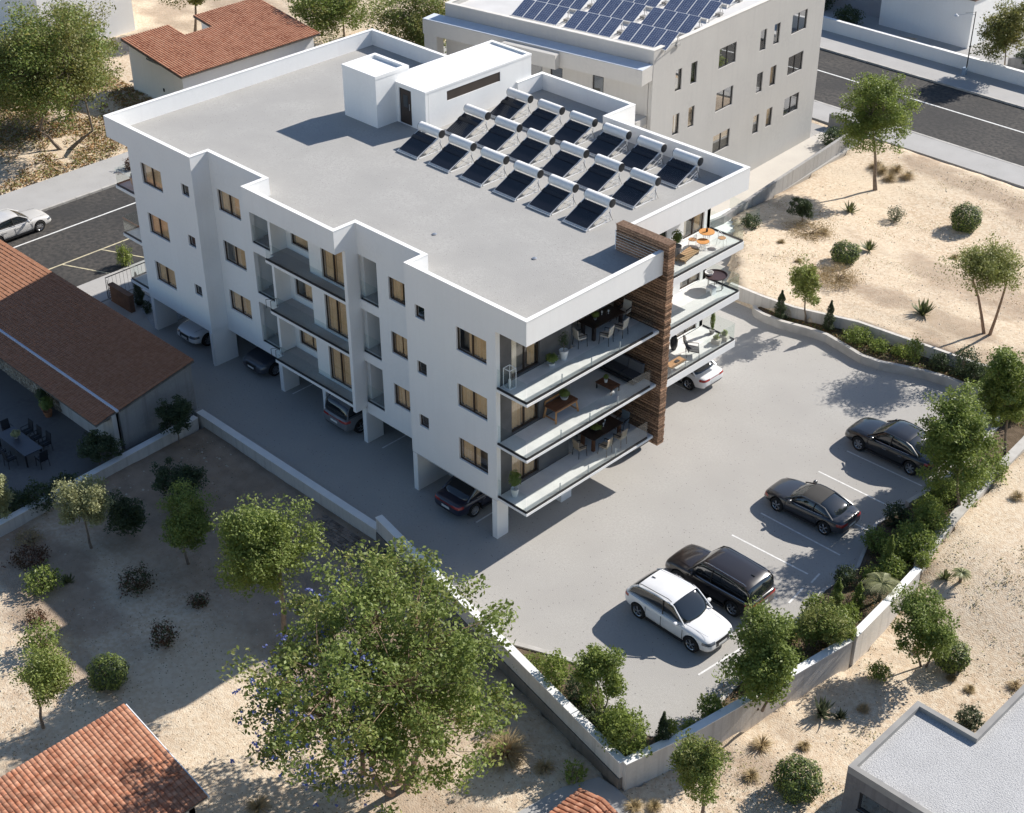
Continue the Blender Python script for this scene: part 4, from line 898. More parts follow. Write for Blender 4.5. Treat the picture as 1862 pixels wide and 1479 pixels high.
def car(kind, color, cname, label, x, y, heading, roofM=None, tail_front=False, lf=None, spokes=5, extra=None, key=None):
    k = CARK[kind]; L, Wd, wb, r = k['L'], k['W'], k['wb'], k['r']; hw = Wd/2
    P = paint(cname, color); t = thing('parked_car', label, 'car', (x, y, 0), heading)
    st = [dict(x=a*L/2, w=b*hw, zl=c, zb=d, zt=e) for a, b, c, d, e in k['st']]
    def prof(s):
        w_, zl, zb, zt = s['w'], s['zl'], s['zb'], s['zt']
        return [(0,zl),(w_*.82,zl),(w_*.975,zl+.09),(w_*1.0,zl+(zb-zl)*.45),(w_*.985,zb-.13),(w_*.93,zb-.01),(w_*.74,zb+(zt-zb)*.65),(0,zt+.012)]
    ck = (kind, cname)
    if ck not in CACHE:
        cuts = []
        for wx in (-wb/2, wb/2):
            for sd in (-1, 1):
                c = MB(); c.mi = 1
                c.lathe([(r+.055, sd*(hw-.30)), (r+.055, sd*(hw+.2))], (wx+.01, 0, r+.005), 28, 'y'); me = c.mesh('c', [P, BLACK]); cuts.append(me)
        body = subsurf_mesh(loft(st, prof), 'body', [P, BLACK], 2, cuts)
        fine = subsurf_mesh(loft(st, prof), 'fine', [P], 4)
        G = [dict(x=a*L/2, wt=b*hw, zb=c-.05, zt=d) for a, b, c, d in k['gh']]
        def pg(s):
            wb_ = hw*.90; e = max(.0, (s['zt']-s['zb']-.1)); f = min(1, e/.35)
            wt = s['wt']
            return [(0,s['zb']),(wb_,s['zb']),(wb_-(wb_-wt)*.5*f-.0,s['zb']+(s['zt']-s['zb'])*.5),(wt+.02,s['zt']-.05*f-.01),(wt*.80,s['zt']-.005),(0,s['zt']+.02)]
        gh = subsurf_mesh(loft(G, pg), 'cabin_glass', [CGLASS], 2)
        # roof skin: the greenhouse section pushed out a little, top part only
        def at(xn):
            for a, b in zip(k['gh'], k['gh'][1:]):
                if a[0] <= xn <= b[0]:
                    f = (xn-a[0])/(b[0]-a[0]); return [a[i]+(b[i]-a[i])*f for i in range(4)]
            return list(k['gh'][-1])
        x0, x1 = k['roof']; mb = MB(); N = 12; rows_ = []
        for i in range(N+1):
            xn = x0+(x1-x0)*i/N; _, wt, zb, zt = at(xn); wt *= hw; dz = .012
            sec = [(wt+.035, zt-.095), (wt+.012, zt-.045), (wt*.82, zt-.012+dz), (wt*.45, zt+.006+dz), (0, zt+.014+dz)]
            full = sec + [(-a, b) for a, b in reversed(sec[:-1])]; rows_.append(len(mb.v)); mb.v += [(xn*L/2, a, b) for a, b in full]
        for a, b in zip(rows_, rows_[1:]):
            for q in range(8): mb.face((a+q, a+q+1, b+q+1, b+q))
        roofm = mb
        CACHE[ck] = (body, gh, roofm, at, fine)
    body, gh, roofm, at, fine = CACHE[ck]
    link('body', body, t); link('cabin_glass', gh, t)
    part('roof', roofm, roofM or P, t, True)
    # pillars and window surround
    zb0 = k['gh'][3][2]
    for sd in (-1, 1):
        f = MB()
        ga = [(a*L/2, b*hw, c, d) for a, b, c, d in k['gh']]
        def edge(i, off=.012): return (ga[i][0], sd*(ga[i][1]+.035+off), ga[i][3]-.045)
        n_ = len(ga)
        f.tube([(ga[-1][0]-.05, sd*hw*.885, zb0+.02), (ga[-2][0]+.02, sd*(ga[-2][1]+.035), ga[-2][3]-.06)], .035, 6)
        f.tube([(ga[-2][0]+.02, sd*(ga[-2][1]+.035), ga[-2][3]-.06)]+[(ga[i][0], sd*(ga[i][1]+.030), ga[i][3]-.055) for i in range(n_-3, 1, -1)], .028, 6)
        f.tube([(ga[2][0], sd*(ga[2][1]+.030), ga[2][3]-.055), (ga[1][0]+.03, sd*(ga[1][1]+.04), ga[1][3]-.05), (ga[0][0]+.12, sd*hw*.87, ga[0][2]+.01)], .045, 6)
        part('window_surround', f, P, t, True)
        xm = -.05*L/2 if kind != 'coupe' else -.22*L/2
        part('door_pillar', MB().tube([(xm-.05, sd*hw*.905, zb0-.02), (xm-.12, sd*(ga[3][1]+.035), ga[3][3]-.07)], .028, 5), BLACK, t)
        part('belt_trim', MB().tube([(ga[1][0], sd*hw*.925, zb0+.035), (0, sd*hw*.93, zb0-.0), (ga[-1][0]-.25, sd*hw*.925, zb0-.0)], .011, 4), CHROME, t)
        # door gaps and handles
        g = MB(); zs = .34; y_ = sd*(hw*1.0-.006)
        xs = [wb/2-.48, -.06*L/2-.04, -wb/2+.42] if kind != 'coupe' else [wb/2-.45, -wb/2+.45]
        for xx in xs: g.box(xx-.006, y_-.012, zs, xx+.006, y_+.006, zb0-.10)
        g.box(xs[-1], y_-.012, zs-.006, xs[0], y_+.006, zs+.006); part('door_gap', g, BLACK, t)
        h = MB()
        for xx in xs[1:]: h.box(xx+.10, y_-.01, zb0-.20, xx+.30, y_+.03, zb0-.175)
        part('door_handle', h, P if kind != 'sedan' else CHROME, t)
        part('sill', MB().box(-wb/2+.46, sd*(hw-.10), .22, wb/2-.46, sd*(hw-.005), .33), BLACK, t)
        mx = ga[-1][0]-.42
        mm = MB().lathe([(.03,-.12),(.085,-.08),(.10,.0),(.085,.08),(.03,.11)], (mx, sd*(hw+.09), zb0+.10), 10, 'y'); mm.tube([(mx+.02, sd*hw*.88, zb0+.03), (mx, sd*(hw+.03), zb0+.07)], .025, 5)
        part('mirror', mm, P, t, True)
        if k['rail']:
            part('roof_rail', MB().tube([(ga[2][0], sd*(ga[2][1]-.04), ga[2][3]+.01), (ga[2][0]+.15, sd*(ga[2][1]-.04), ga[2][3]+.065), (ga[4][0]-.1, sd*(ga[4][1]-.04), ga[4][3]+.055), (ga[4][0]+.1, sd*(ga[4][1]-.04), ga[4][3]-.0)], .017, 5), BLACK if color[0] > .3 else CHROME, t, True)
        zf = k['st'][-3][3]; zr = k['st'][1][3]
        def lk(nm, cond, M, off=.004):
            q = patch(fine, nm, cond, M, off)
            if q: link(nm, q, t)
        lk('headlight', lambda x,y,z,n: x > L/2-.42 and x+.55*abs(y) > L/2+.10 and sd*y > hw*.45 and zf-.14 < z < zf-.02, REDL if tail_front else LAMPM)
        lk('tail_light', lambda x,y,z,n: x < -L/2+.34 and sd*y > hw*.42 and zr-.15 < z < zr-.03, REDL)
    fz = k['st'][-3][3]-.16
    lk('grille', lambda x,y,z,n: x > L/2-.25 and abs(y) < hw*.42 and fz-.16 < z < fz+.10, BLACK)
    lk('lower_intake', lambda x,y,z,n: x > L/2-.3 and abs(y) < hw*.80 and .30 < z < .43, BLACK)
    lk('rear_bumper_trim', lambda x,y,z,n: x < -L/2+.3 and abs(y) < hw*.74 and z < .50, BLACK)
    if kind != 'coupe': lk('rear_light_band', lambda x,y,z,n: x < -L/2+.2 and abs(y) < hw*.45 and zr-.11 < z < zr-.07, REDL)
    lk('front_plate', lambda x,y,z,n: x > L/2-.2 and abs(y) < .26 and fz-.13 < z < fz-.03, PLATE, .012)
    lk('rear_plate', lambda x,y,z,n: x < -L/2+.2 and abs(y) < .26 and zr-.34 < z < zr-.22, PLATE, .012)
    part('bonnet_seam', MB().tube([(wb/2+.62, .62, k['st'][-4][4]+.0), (L/2*.40, .70, k['st'][6][4]-.025)], .006, 4).tube([(wb/2+.62, -.62, k['st'][-4][4]+.0), (L/2*.40, -.70, k['st'][6][4]-.025)], .006, 4), BLACK, t)
    part('wiper', MB().tube([(L/2*.43, -.50, k['gh'][-1][3]+.0), (L/2*.34, .10, k['gh'][-1][3]+.10)], .012, 4).tube([(L/2*.43, .05, k['gh'][-1][3]+.0), (L/2*.34, .62, k['gh'][-1][3]+.10)], .012, 4), BLACK, t)
    wk = (r, spokes)
    if wk not in CACHE: CACHE[wk] = wheel_meshes(r, .25, spokes)
    ty, ri, di = CACHE[wk]
    for wx in (-wb/2, wb/2):
        for sd in (-1, 1):
            wl = link('wheel', di, t, (wx, sd*(hw-.135), r), 0 if sd > 0 else math.pi)
            link('tyre', ty, wl); link('rim', ri, wl)
    if kind in ('suv', 'estate') : part('antenna_fin', MB().obox((k['gh'][2][0]*L/2+.2, 0, k['gh'][2][3]+.045), (.18,.04,.06), Matrix.Identity(3)), BLACK, t)
    return t
WH = (.78,.78,.78); BK = (.012,.012,.014); DB = (.010,.013,.035); GR = (.10,.105,.11); SV = (.62,.61,.60)
car('suv', WH, 'paint_white', 'white SUV parked in the sun at the near end of the car park', 9.62, 1.30, rad(-1.5))
car('estate', (.020,.015,.013), 'paint_brown_black', 'glossy brown-black SUV parked right beside the white one', 9.45, 4.25, rad(180), spokes=6)
c_ = car('coupe', (.030,.030,.033), 'paint_graphite', 'dark graphite coupe with a matt black roof parked in the middle bays', 9.15, 11.62, rad(180+1), roofM=mat('fabric_roof', (.05,.048,.046), .85), tail_front=True); c_.scale = (1, 1.02, 1.05)
car('sedan', (.012,.012,.014), 'paint_black', 'black saloon with chrome window trim parked furthest from the camera', 9.28, 18.5, rad(180), spokes=7).scale = (1, 1.03, 1.10)
car('suv', (.82,.82,.82), 'paint_pearl', 'white hatchback nosing out from under the left end of the block', -24.62, 2.50, rad(-90), spokes=8)
car('suv', (.05,.055,.07), 'paint_steel', 'dark steel-blue car parked under the block facing the driveway, second from the left', -19.45, 3.15, rad(-90), spokes=9)
car('estate', (.16,.165,.175), 'paint_grey', 'grey SUV parked tail out under the centre bay of the block', -12.05, 2.8, rad(90), spokes=5)
car('sedan', DB, 'paint_navy', 'midnight blue saloon parked tail out beside the corner post', -2.9, 1.95, rad(90), spokes=10)
car('sedan', (.76,.76,.76), 'paint_white2', 'white saloon with its boot showing under the right-hand balconies', -3.25, 16.95, rad(180), spokes=5)
car('suv', (.014,.014,.016), 'paint_black', 'black car almost hidden under the front balconies, only a wheel showing', -2.1, 9.9, rad(180), spokes=5)
car('sedan', (.60,.585,.565), 'paint_silver', 'silver saloon parked on the street at the far left edge', -43.75, .45, rad(90), spokes=9)
# ================================================================== balcony and patio furniture
def dining_chair(label, loc, rz, fabric=CREAM, frame=BLACK, grp=None, back=.46):
    t = thing('dining_chair', label, 'chair', loc, rz, grp)
    part('seat', MB().box(-.22,-.22,.42,.22,.22,.48), fabric, t); part('backrest', MB().obox((0,.245,.70), (.44,.04,back), Matrix.Rotation(-.14, 3, 'X')), fabric, t)
    for x, y in ((-.22,-.22),(.22,-.22),(-.22,.22),(.22,.22)): part('leg', MB().tube([(x*1.08,y*1.1,0),(x,y,.43)], .018, 5), frame, t)
    for x in (-.25,.25): part('armrest', MB().bar((x,-.2,.64),(x,.24,.66),.045,.025).bar((x,-.2,.42),(x,-.2,.64),.025), frame, t)
    return t
def table(label, loc, rz, lx, ly, h, M, legM=None, lw=.08, name='table', thick=.05):
    t = thing(name, label, 'table', loc, rz); part('tabletop', MB().box(-lx/2,-ly/2,h-thick,lx/2,ly/2,h), M, t)
    for sx in (-1,1):
        for sy in (-1,1): x, y = sx*(lx/2-lw), sy*(ly/2-lw); part('leg', MB().box(x-lw/2,y-lw/2,0,x+lw/2,y+lw/2,h-thick-.001), legM or M, t)
    return t
def leaves_np(c, n, size, rxyz, seed, up=.3, shell=.5):
    r = np.random.default_rng(seed); d = r.normal(size=(n,3)); d /= np.linalg.norm(d, axis=1)[:,None]; rr = r.uniform(shell, 1, n)[:,None]
    return np.asarray(c) + d*rr*np.asarray(rxyz)
def leafmesh(name, cen, size, mats, seed=0, asp=.55, up=.6, jit=.5, mi=None, nrm=None, tint=None, droop=0):
    """one small kite-shaped folded leaf at every point of cen"""
    r = np.random.default_rng(seed); n = len(cen); cen = np.asarray(cen, float)
    N = r.normal(size=(n,3)); N /= np.linalg.norm(N, axis=1)[:,None]; N[:,2] = np.abs(N[:,2])*.6+up
    if nrm is not None: N = N*.7 + nrm*.9
    N /= np.linalg.norm(N, axis=1)[:,None]
    a = r.normal(size=(n,3)); a[:,2] -= droop; a -= (a*N).sum(1)[:,None]*N; a /= np.linalg.norm(a, axis=1)[:,None]; b = np.cross(N, a)
    s = size*(1+jit*r.uniform(-1,1,n))[:,None]
    v = np.stack([cen-a*s*.5, cen+b*s*asp*.5+N*s*.08, cen+a*s*.55, cen-b*s*asp*.5+N*s*.08], 1).reshape(-1,3)
    me = bpy.data.meshes.new(name); me.vertices.add(4*n); me.vertices.foreach_set('co', v.astype(np.float32).ravel())
    me.loops.add(4*n); me.loops.foreach_set('vertex_index', np.arange(4*n, dtype=np.int32)); me.polygons.add(n)
    me.polygons.foreach_set('loop_start', np.arange(n, dtype=np.int32)*4)
    for M in (mats if isinstance(mats, (list,tuple)) else [mats]): me.materials.append(M)
    if mi is not None: me.polygons.foreach_set('material_index', np.asarray(mi, np.int32))
    at = me.attributes.new('tint', 'FLOAT', 'FACE'); at.data.foreach_set('value', (r.uniform(0,1,n) if tint is None else tint).astype(np.float32))
    me.update(calc_edges=True); me.validate(); return me
def pot_plant(label, loc, h, rx, M, potM, pr=.16, ph=.32, lsz=.10, cat='potted plant', kind='bushy', seed=1):
    t = thing('potted_plant', label, cat, loc)
    part('pot', MB().lathe([(pr*.68,0),(pr*.9,ph*.55),(pr,ph),(pr*.88,ph),(pr*.86,ph-.04),(.01,ph-.05)], (0,0,0), 16), potM, t, True)
    if kind == 'column': pts = leaves_np((0,0,ph+h/2), 700, 0, (rx,rx,h/2), seed, shell=.6); 
    else: pts = leaves_np((0,0,ph+h*.6), int(260+900*rx), 0, (rx,rx,h*.45), seed, shell=.3)
    part('stem', MB().tube([(0,0,ph-.05),(.01,.01,ph+h*.5)], .015, 5).tube([(0,0,ph),(rx*.4,0,ph+h*.7)], .008, 4).tube([(0,0,ph),(-rx*.4,.05,ph+h*.75)], .008, 4), BARK, t)
    link('foliage', leafmesh('foliage', pts, lsz, LF[M], seed), t); return t
z1, z2, z3 = [z+.002 for z in FL]
# top front balcony
t = table('long dark dining table on the top front balcony', (-.03, 6.85, z3), 0, .95, 2.1, .74, DWOOD, lw=.14)
g3 = 'chairs round the top balcony table'
dining_chair('cream chair at the near left corner of the top balcony table', (.16,5.18,z3), rad(165), grp=g3)
dining_chair('cream chair at the middle of the open side of the top balcony table', (.86,6.15,z3), rad(-75), grp=g3)
dining_chair('cream chair at the far part of the open side of the top balcony table', (.86,7.15,z3), rad(-80), grp=g3)
dining_chair('grey-backed chair at the timber end of the top balcony table', (.05,8.3,z3), rad(5), CREAM, grp=g3)
dining_chair('chair at the wall side of the top balcony table, nearest the door', (-.92,6.2,z3), rad(90), grp=g3); dining_chair('chair at the wall side of the top balcony table, farthest from the door', (-.92,7.2,z3), rad(90), grp=g3)
pot_plant('small leafy centrepiece on the top balcony dining table', (-.05,6.4,z3+.742), .32, .20, 'bright', POTG, .08, .10, .07, 'plant', seed=3)
def glasses(label, loc, n, M=LAMPM):
    t = thing('glassware', label, 'glasses', loc)
    for k in range(n): part('glass', MB().lathe([(.03,0),(.012,.01),(.012,.09),(.04,.13),(.035,.2)], (.0+random.uniform(-.15,.15), k*.14, 0), 8), MATS['window_glass'] if k % 2 else METAL, t, True)
glasses('glasses and carafe standing on the top balcony dining table', (-.05,6.95,z3+.742), 4)
pot_plant('conifer in a tall white pot on the top front balcony', (.42,3.82,z3), .95, .30, 'dark', POTW, .21, .46, .06, seed=4)
pot_plant('low fern in a white bowl beside the tall potted conifer, top balcony', (.42,3.05,z3), .42, .30, 'mid', POTW, .18, .16, .11, seed=5)
def lantern(label, loc, h, w_):
    t = thing('lantern', label, 'lantern', loc); f = MB()
    for x in (-w_,w_):
        for y in (-w_,w_): f.box(x-.012,y-.012,0,x+.012,y+.012,h)
    for z in (.0,h-.03):
        f.box(-w_,-w_-.012,z,w_,-w_+.012,z+.03); f.box(-w_,w_-.012,z,w_,w_+.012,z+.03); f.box(-w_-.012,-w_,z,-w_+.012,w_,z+.03); f.box(w_-.012,-w_,z,w_+.012,w_,z+.03)
    part('frame', f, METAL, t); part('glass', MB().box(-w_+.02,-w_+.02,.04,w_-.02,w_-.02,h-.06), RAIL, t); part('candle', MB().lathe([(.06,.03),(.06,.4),(.01,.42)], n=10), METAL, t)
lantern('white framed glass lantern by the corner post of the top balcony', (.35,.50,z3), .98, .19)
# middle front balcony
t = thing('bench', 'orange-legged wooden bench table on the middle front balcony', 'bench', (.42,3.72,z2), 0)
part('top', MB().box(-.36,-.72,.60,.36,.72,.66), mat('red_brown_board', (.17,.075,.04), .6, var=(.12,.055,.03), vscale=6), t)
for k in range(5): part('slat', MB().box(-.36+k*.145,-.74,.661,-.24+k*.145,.74,.675), MATS['red_brown_board'], t)
for y in (-.66,.66):
    for x in (-.3,.3): part('leg', MB().bar((x*1.25,y*1.12,0),(x,y,.60),.085), TEAK, t)
    part('crossbar', MB().bar((-.33,y*1.06,.12),(.33,y*1.06,.12),.05), TEAK, t)
part('side_rail', MB().bar((.31,-.66,.54),(.31,.66,.54),.05).bar((-.38,-.68,.8),(-.38,.70,.8),.05,.10).bar((-.38,-.66,.6),(-.38,-.66,.8),.05).bar((-.38,.66,.6),(-.38,.66,.8),.05), TEAK, t)
pot_plant('leafy plant in a white bowl on the wooden bench table', (.35,4.0,z2+.677), .34, .26, 'mid', POTW, .19, .13, .10, seed=7)
t = table('low slatted coffee table on the middle front balcony', (.55,6.75,z2), 0, 1.0, .62, .36, MATS['red_brown_board'], BLACK, .05, 'coffee_table')
for k in range(6): part('slat', MB().box(-.49+k*.165,-.31,.361,-.35+k*.165,.31,.372), MATS['red_brown_board'], t)
pot_plant('small plant in a white pot on the low slatted coffee table', (.45,6.72,z2+.374), .24, .13, 'bright', POTW, .09, .17, .07, seed=8)
t = thing('corner_sofa', 'low grey corner sofa against the timber wall, middle balcony', 'sofa', (0,0,z2))
part('base', MB().box(-1.4,7.75,.10,1.25,8.60,.30).box(-2.2,5.4,.10,-1.4,8.60,.30), BLACK, t)
for k in range(3): part('seat_cushion', MB().box(-1.35+k*.87,7.78,.301,-.52+k*.87,8.40,.44), DCUSH, t); part('back_cushion', MB().obox((-.93+k*.87,8.46,.66), (.82,.16,.46), Matrix.Rotation(-.15,3,'X')), mat('grey_cushion', (.13,.13,.14), .9), t)
for k in range(3): part('seat_cushion', MB().box(-2.1,5.45+k*.76,.301,-1.45,6.18+k*.76,.44), DCUSH, t)
part('front_rail', MB().bar((-1.3,5.5,.30),(-1.3,7.7,.30),.05).bar((-1.3,7.7,.30),(1.2,7.7,.30),.05), BLACK, t)
# lower front balcony
pot_plant('tall thin plant in a white pot by the corner post, lowest balcony', (.52,.62,z1), .95, .30, 'mid', POTW, .19, .42, .12, seed=9)
table('long black dining table on the lowest front balcony', (.35,6.62,z1), 0, .95, 2.1, .74, DWOOD, MATS['red_brown_board'], lw=.14)
g1 = 'chairs round the lowest balcony table'
dining_chair('tan chair at the near end of the lowest balcony table', (.46,5.02,z1), rad(170), mat('tan_weave', (.42,.33,.24), .9), grp=g1)
dining_chair('tan chair on the open side of the lowest balcony table, nearest the corner', (1.2,5.95,z1), rad(-80), MATS['tan_weave'], grp=g1)
dining_chair('tan chair on the open side of the lowest balcony table, nearest the timber', (1.2,7.0,z1), rad(-85), MATS['tan_weave'], grp=g1)
dining_chair('blue-grey chair at the timber end of the lowest balcony table', (.45,8.05,z1), rad(5), mat('blue_grey_fabric', (.16,.19,.22), .9), grp=g1)
dining_chair('chair between the wall and the lowest balcony table', (-.55,5.9,z1), rad(90), MATS['blue_grey_fabric'], grp=g1)
pot_plant('leafy tray centrepiece on the lowest balcony dining table', (.3,6.3,z1+.742), .20, .30, 'bright', POTG, .10, .06, .07, 'plant', seed=10)
glasses('glasses standing on the lowest balcony dining table', (.35,6.75,z1+.742), 3)
# right-hand balconies: top
def wire_chair(label, loc, rz):
    t = thing('wire_chair', label, 'chair', loc, rz, 'wire chairs on the top right balcony'); part('seat', MB().lathe([(.20,.43),(.21,.44),(.20,.46)], n=14), TEAK, t)
    f = MB()
    for x, y in ((-.16,-.16),(.16,-.16),(-.16,.16),(.16,.16)): f.tube([(x*1.3,y*1.3,0),(x,y,.44)], .01, 4)
    f.tube([(.21*math.cos(a),.21*math.sin(a),.44+.34*max(0,math.sin(a))) for a in [2*math.pi*k/16 for k in range(17)]], .012, 4)
    for k in range(7): a = math.pi*(k+.5)/7; f.tube([(.2*math.cos(a),.2*math.sin(a),.45),(.21*math.cos(a),.21*math.sin(a),.44+.34*math.sin(a))], .006, 3)
    part('wire_frame', f, METAL, t)
def round_table(label, loc, r_, h, M, fr=METAL):
    t = thing('round_table', label, 'table', loc); part('tabletop', MB().lathe([(r_,h-.025),(r_,h)], n=24), M, t)
    f = MB()
    for k in range(10): a = 2*math.pi*k/10; f.tube([(r_*.55*math.cos(a),r_*.55*math.sin(a),0),(r_*.35*math.cos(a),r_*.35*math.sin(a),h*.5),(r_*.6*math.cos(a),r_*.6*math.sin(a),h-.03)], .008, 4)
    f.tube([(r_*.55*math.cos(a),r_*.55*math.sin(a),.02) for a in [2*math.pi*k/12 for k in range(13)]], .009, 4); part('wire_base', f, fr, t); return t
OT = mat('orange_tabletop', (.62,.30,.10), .6, var=(.54,.25,.08), vscale=5)
round_table('higher round orange table on the top right balcony', (-2.0,16.95,z3), .40, .68, OT)
round_table('lower round orange stool table on the top right balcony', (-1.75,16.35,z3), .32, .46, OT)
wire_chair('white wire chair left of the round orange tables', (-2.25,16.15,z3), rad(-60)); wire_chair('white wire chair right of the round orange tables', (-1.3,17.3,z3), rad(100))
tt = thing('sun_lounger', 'low wooden lounger lying near the timber wall, top right balcony', 'lounger', (-1.75,15.15,z3), rad(10))
part('frame', MB().box(-.3,-.75,.16,.3,.75,.20), mat('sunny_wood', (.45,.30,.17), .7), tt)
for x in (-.26,.26):
    for y in (-.65,.65): part('leg', MB().box(x-.02,y-.02,0,x+.02,y+.02,.16), MATS['sunny_wood'], tt)
for k in range(9): part('slat', MB().box(-.3,-.74+k*.165,.201,.3,-.62+k*.165,.22), MATS['sunny_wood'], tt)
pot_plant('leafy plant in a big grey pot on the top right balcony, nearer the edge', (-2.3,14.95,z3), .85, .30, 'mid', POTG, .26, .52, .11, seed=12)
pot_plant('leafy dark plant against the wall of the top right balcony', (-2.7,14.1,z3), 1.0, .34, 'dark', POTG, .20, .42, .11, seed=13)
tt = thing('bottle', 'dark vase standing on the higher orange table', 'vase', (-2.0,16.95,z3+.682)); part('body', MB().lathe([(.05,0),(.06,.1),(.03,.2),(.035,.24)], n=10), DWOOD, tt, True)
# middle right
tt = thing('oval_table', 'dark oval tray table with a white bowl on the middle right balcony', 'table', (-1.95,17.95,z2), rad(0))
part('tray', MB().lathe([(.56,.70),(.60,.78),(.57,.78),(.54,.72),(.01,.72)], n=28), mat('dark_tray', (.06,.035,.035), .4), tt, True)
for a in range(6): part('leg', MB().tube([(.42*math.cos(a*1.047),.42*math.sin(a*1.047),.0),(.42*math.cos(a*1.047),.42*math.sin(a*1.047),.70)], .014, 4), BLACK, tt)
part('ring', MB().tube([(.42*math.cos(a),.42*math.sin(a),.03) for a in [2*math.pi*k/16 for k in range(17)]], .014, 4), BLACK, tt)
tt = thing('bowl', 'white bowl standing on the dark oval tray table', 'bowl', (-2.25,17.75,z2+.725)); part('body', MB().lathe([(.10,0),(.20,.06),(.23,.17),(.21,.17),(.18,.07),(.01,.03)], n=18), POTW, tt, True)
tt = thing('stool', 'small white stool beside the dark oval tray table', 'stool', (-1.75,17.35,z2)); part('seat', MB().box(-.2,-.2,.3,.2,.2,.36), METAL, tt); part('leg', MB().box(-.19,-.19,0,-.15,.19,.3), METAL, tt); part('leg', MB().box(.15,-.19,0,.19,.19,.3), METAL, tt)
pot_plant('dark little plant beside the timber wall, middle right balcony', (-2.5,13.2,z2), .4, .2, 'dark', POTT, .15, .25, .08, seed=14)
# lower right
tt = thing('lounge_chair', 'black sling lounge chair on the lowest right balcony', 'chair', (-1.45,15.75,z1), rad(130))
part('seat', MB().obox((0,-.05,.36), (.58,.56,.07), Matrix.Rotation(.18,3,'X')), DCUSH, tt); part('backrest', MB().obox((0,.36,.66), (.58,.06,.72), Matrix.Rotation(-.42,3,'X')), DCUSH, tt)
for x in (-.33,.33): part('leg_frame', MB().tube([(x,-.34,0),(x,-.30,.52),(x,.40,.56),(x,.30,0)], .02, 5), BLACK, tt); part('back_bar', MB().tube([(x,.2,.32),(x,.5,1.0)], .02, 5), BLACK, tt)
part('pillow', MB().obox((0,.44,.93), (.5,.10,.16), Matrix.Rotation(-.42,3,'X')), CREAM, tt)
tt = table('orange wooden side table beside the black lounge chair', (-1.2,14.05,z1), 0, .50, 1.15, .42, TEAK, METAL, .03, 'side_table'); part('tray_item', MB().box(-.08,-.02,.421,.10,.22,.47), DWOOD, tt)
tt = thing('urn', 'tall dark urn against the wall of the lowest right balcony', 'urn', (-2.5,15.5,z1)); part('body', MB().lathe([(.12,0),(.20,.25),(.21,.55),(.13,.76),(.15,.80),(.12,.79),(.10,.6)], n=16), BLACK, tt, True)
for k, (u, v) in enumerate(((-1.3,17.55),(-1.25,18.15))):
    tt = thing('planter_box', ['beige trough planter with a spiky plant, nearer the lounge chair', 'beige trough planter with a spiky plant at the outer corner'][k], 'planter', (u,v,z1), rad(15), 'trough planters on the lowest right balcony')
    part('box', MB().box(-.22,-.2,0,.22,.2,.26), mat('beige_planter', (.58,.52,.45), .9), tt)
    pts = leaves_np((0,0,.40), 160, 0, (.16,.16,.18), 20+k, shell=.2); link('foliage', leafmesh('foliage', pts, .12, LF['bright'], k), tt)
pot_plant('slim potted cypress on the lowest right balcony', (-2.1,18.2,z1), 1.15, .13, 'mid', POTG, .16, .22, .07, kind='column', seed=15)
pot_plant('terracotta pot on the top west balcony', (-28.7,.85,z3), .25, .15, 'dark', mat('sandy_pot', (.55,.40,.30), .8), .22, .42, .1, seed=16)
# patio
PZ = -.328
table('long dark patio dining table with chairs around it at the left edge', (-22.3,-11.48,PZ), rad(0), 2.75, 1.0, .74, mat('slate_top', (.06,.065,.08), .4, spec=.5), BLACK, .07, 'patio_table')
pot_plant('leafy centrepiece standing on the long patio table', (-22.6,-11.45,PZ+.742), .34, .26, 'pale', POTG, .12, .12, .10, 'plant', seed=18)
gp = 'chairs round the patio table'
for k, (u, v, a, lab) in enumerate([(-23.2,-10.55,0,'dark patio chair on the house side of the table, farthest left of three'),(-22.4,-10.55,0,'dark patio chair on the house side of the table, middle of three'),(-21.6,-10.5,0,'dark patio chair on the house side of the table, nearest the fence'),
      (-23.9,-11.2,90,'dark patio chair at the far end of the patio table'),(-20.55,-11.3,-90,'dark patio chair at the head of the table nearest the bushes'),(-21.7,-12.4,180,'dark patio chair on the camera side of the table, right one'),(-22.6,-12.45,180,'dark patio chair on the camera side of the table, left one')]):
    dining_chair(lab, (u,v,PZ), rad(a), mat('black_mesh_fabric', (.025,.027,.032), .8), grp=gp, back=.62)
pot_plant('plant in a terracotta pot against the stone wall of the shed, front one', (-24.3,-8.75,PZ), .8, .42, 'mid', POTT, .24, .34, .13, seed=19)
pot_plant('darker plant in a terracotta pot against the stone wall of the shed, rear one', (-25.0,-8.55,PZ), 1.0, .38, 'dark', POTT, .24, .34, .13, seed=20)
# small glass-railed terrace behind the block
tt = thing('roof_terrace', 'small glass-railed terrace with stacked boards behind the top right balcony', 'terrace', (-12.0,32.3,.02), rad(-5))
part('slab', MB().box(-1.2,-1.6,0,1.3,1.7,.5), CAP, tt)
for a, b in (((-1.2,-1.6),(1.3,-1.6)),((1.3,-1.6),(1.3,1.7)),((1.3,1.7),(-1.2,1.7))):
    a = Vector(a); b = Vector(b); d = b-a; part('glass_panel', MB().box(0,-.008,.5,d.length,.008,1.4), RAIL, tt, loc=(*a,0), rz=math.atan2(d.y,d.x))
for k in range(7): part('board', MB().obox((1.75,-.6+k*.02,.06+k*.09), (.35,2.2,.06), Matrix.Rotation(.05*k-.1,3,'Z')), MATS['sunny_wood'], tt)
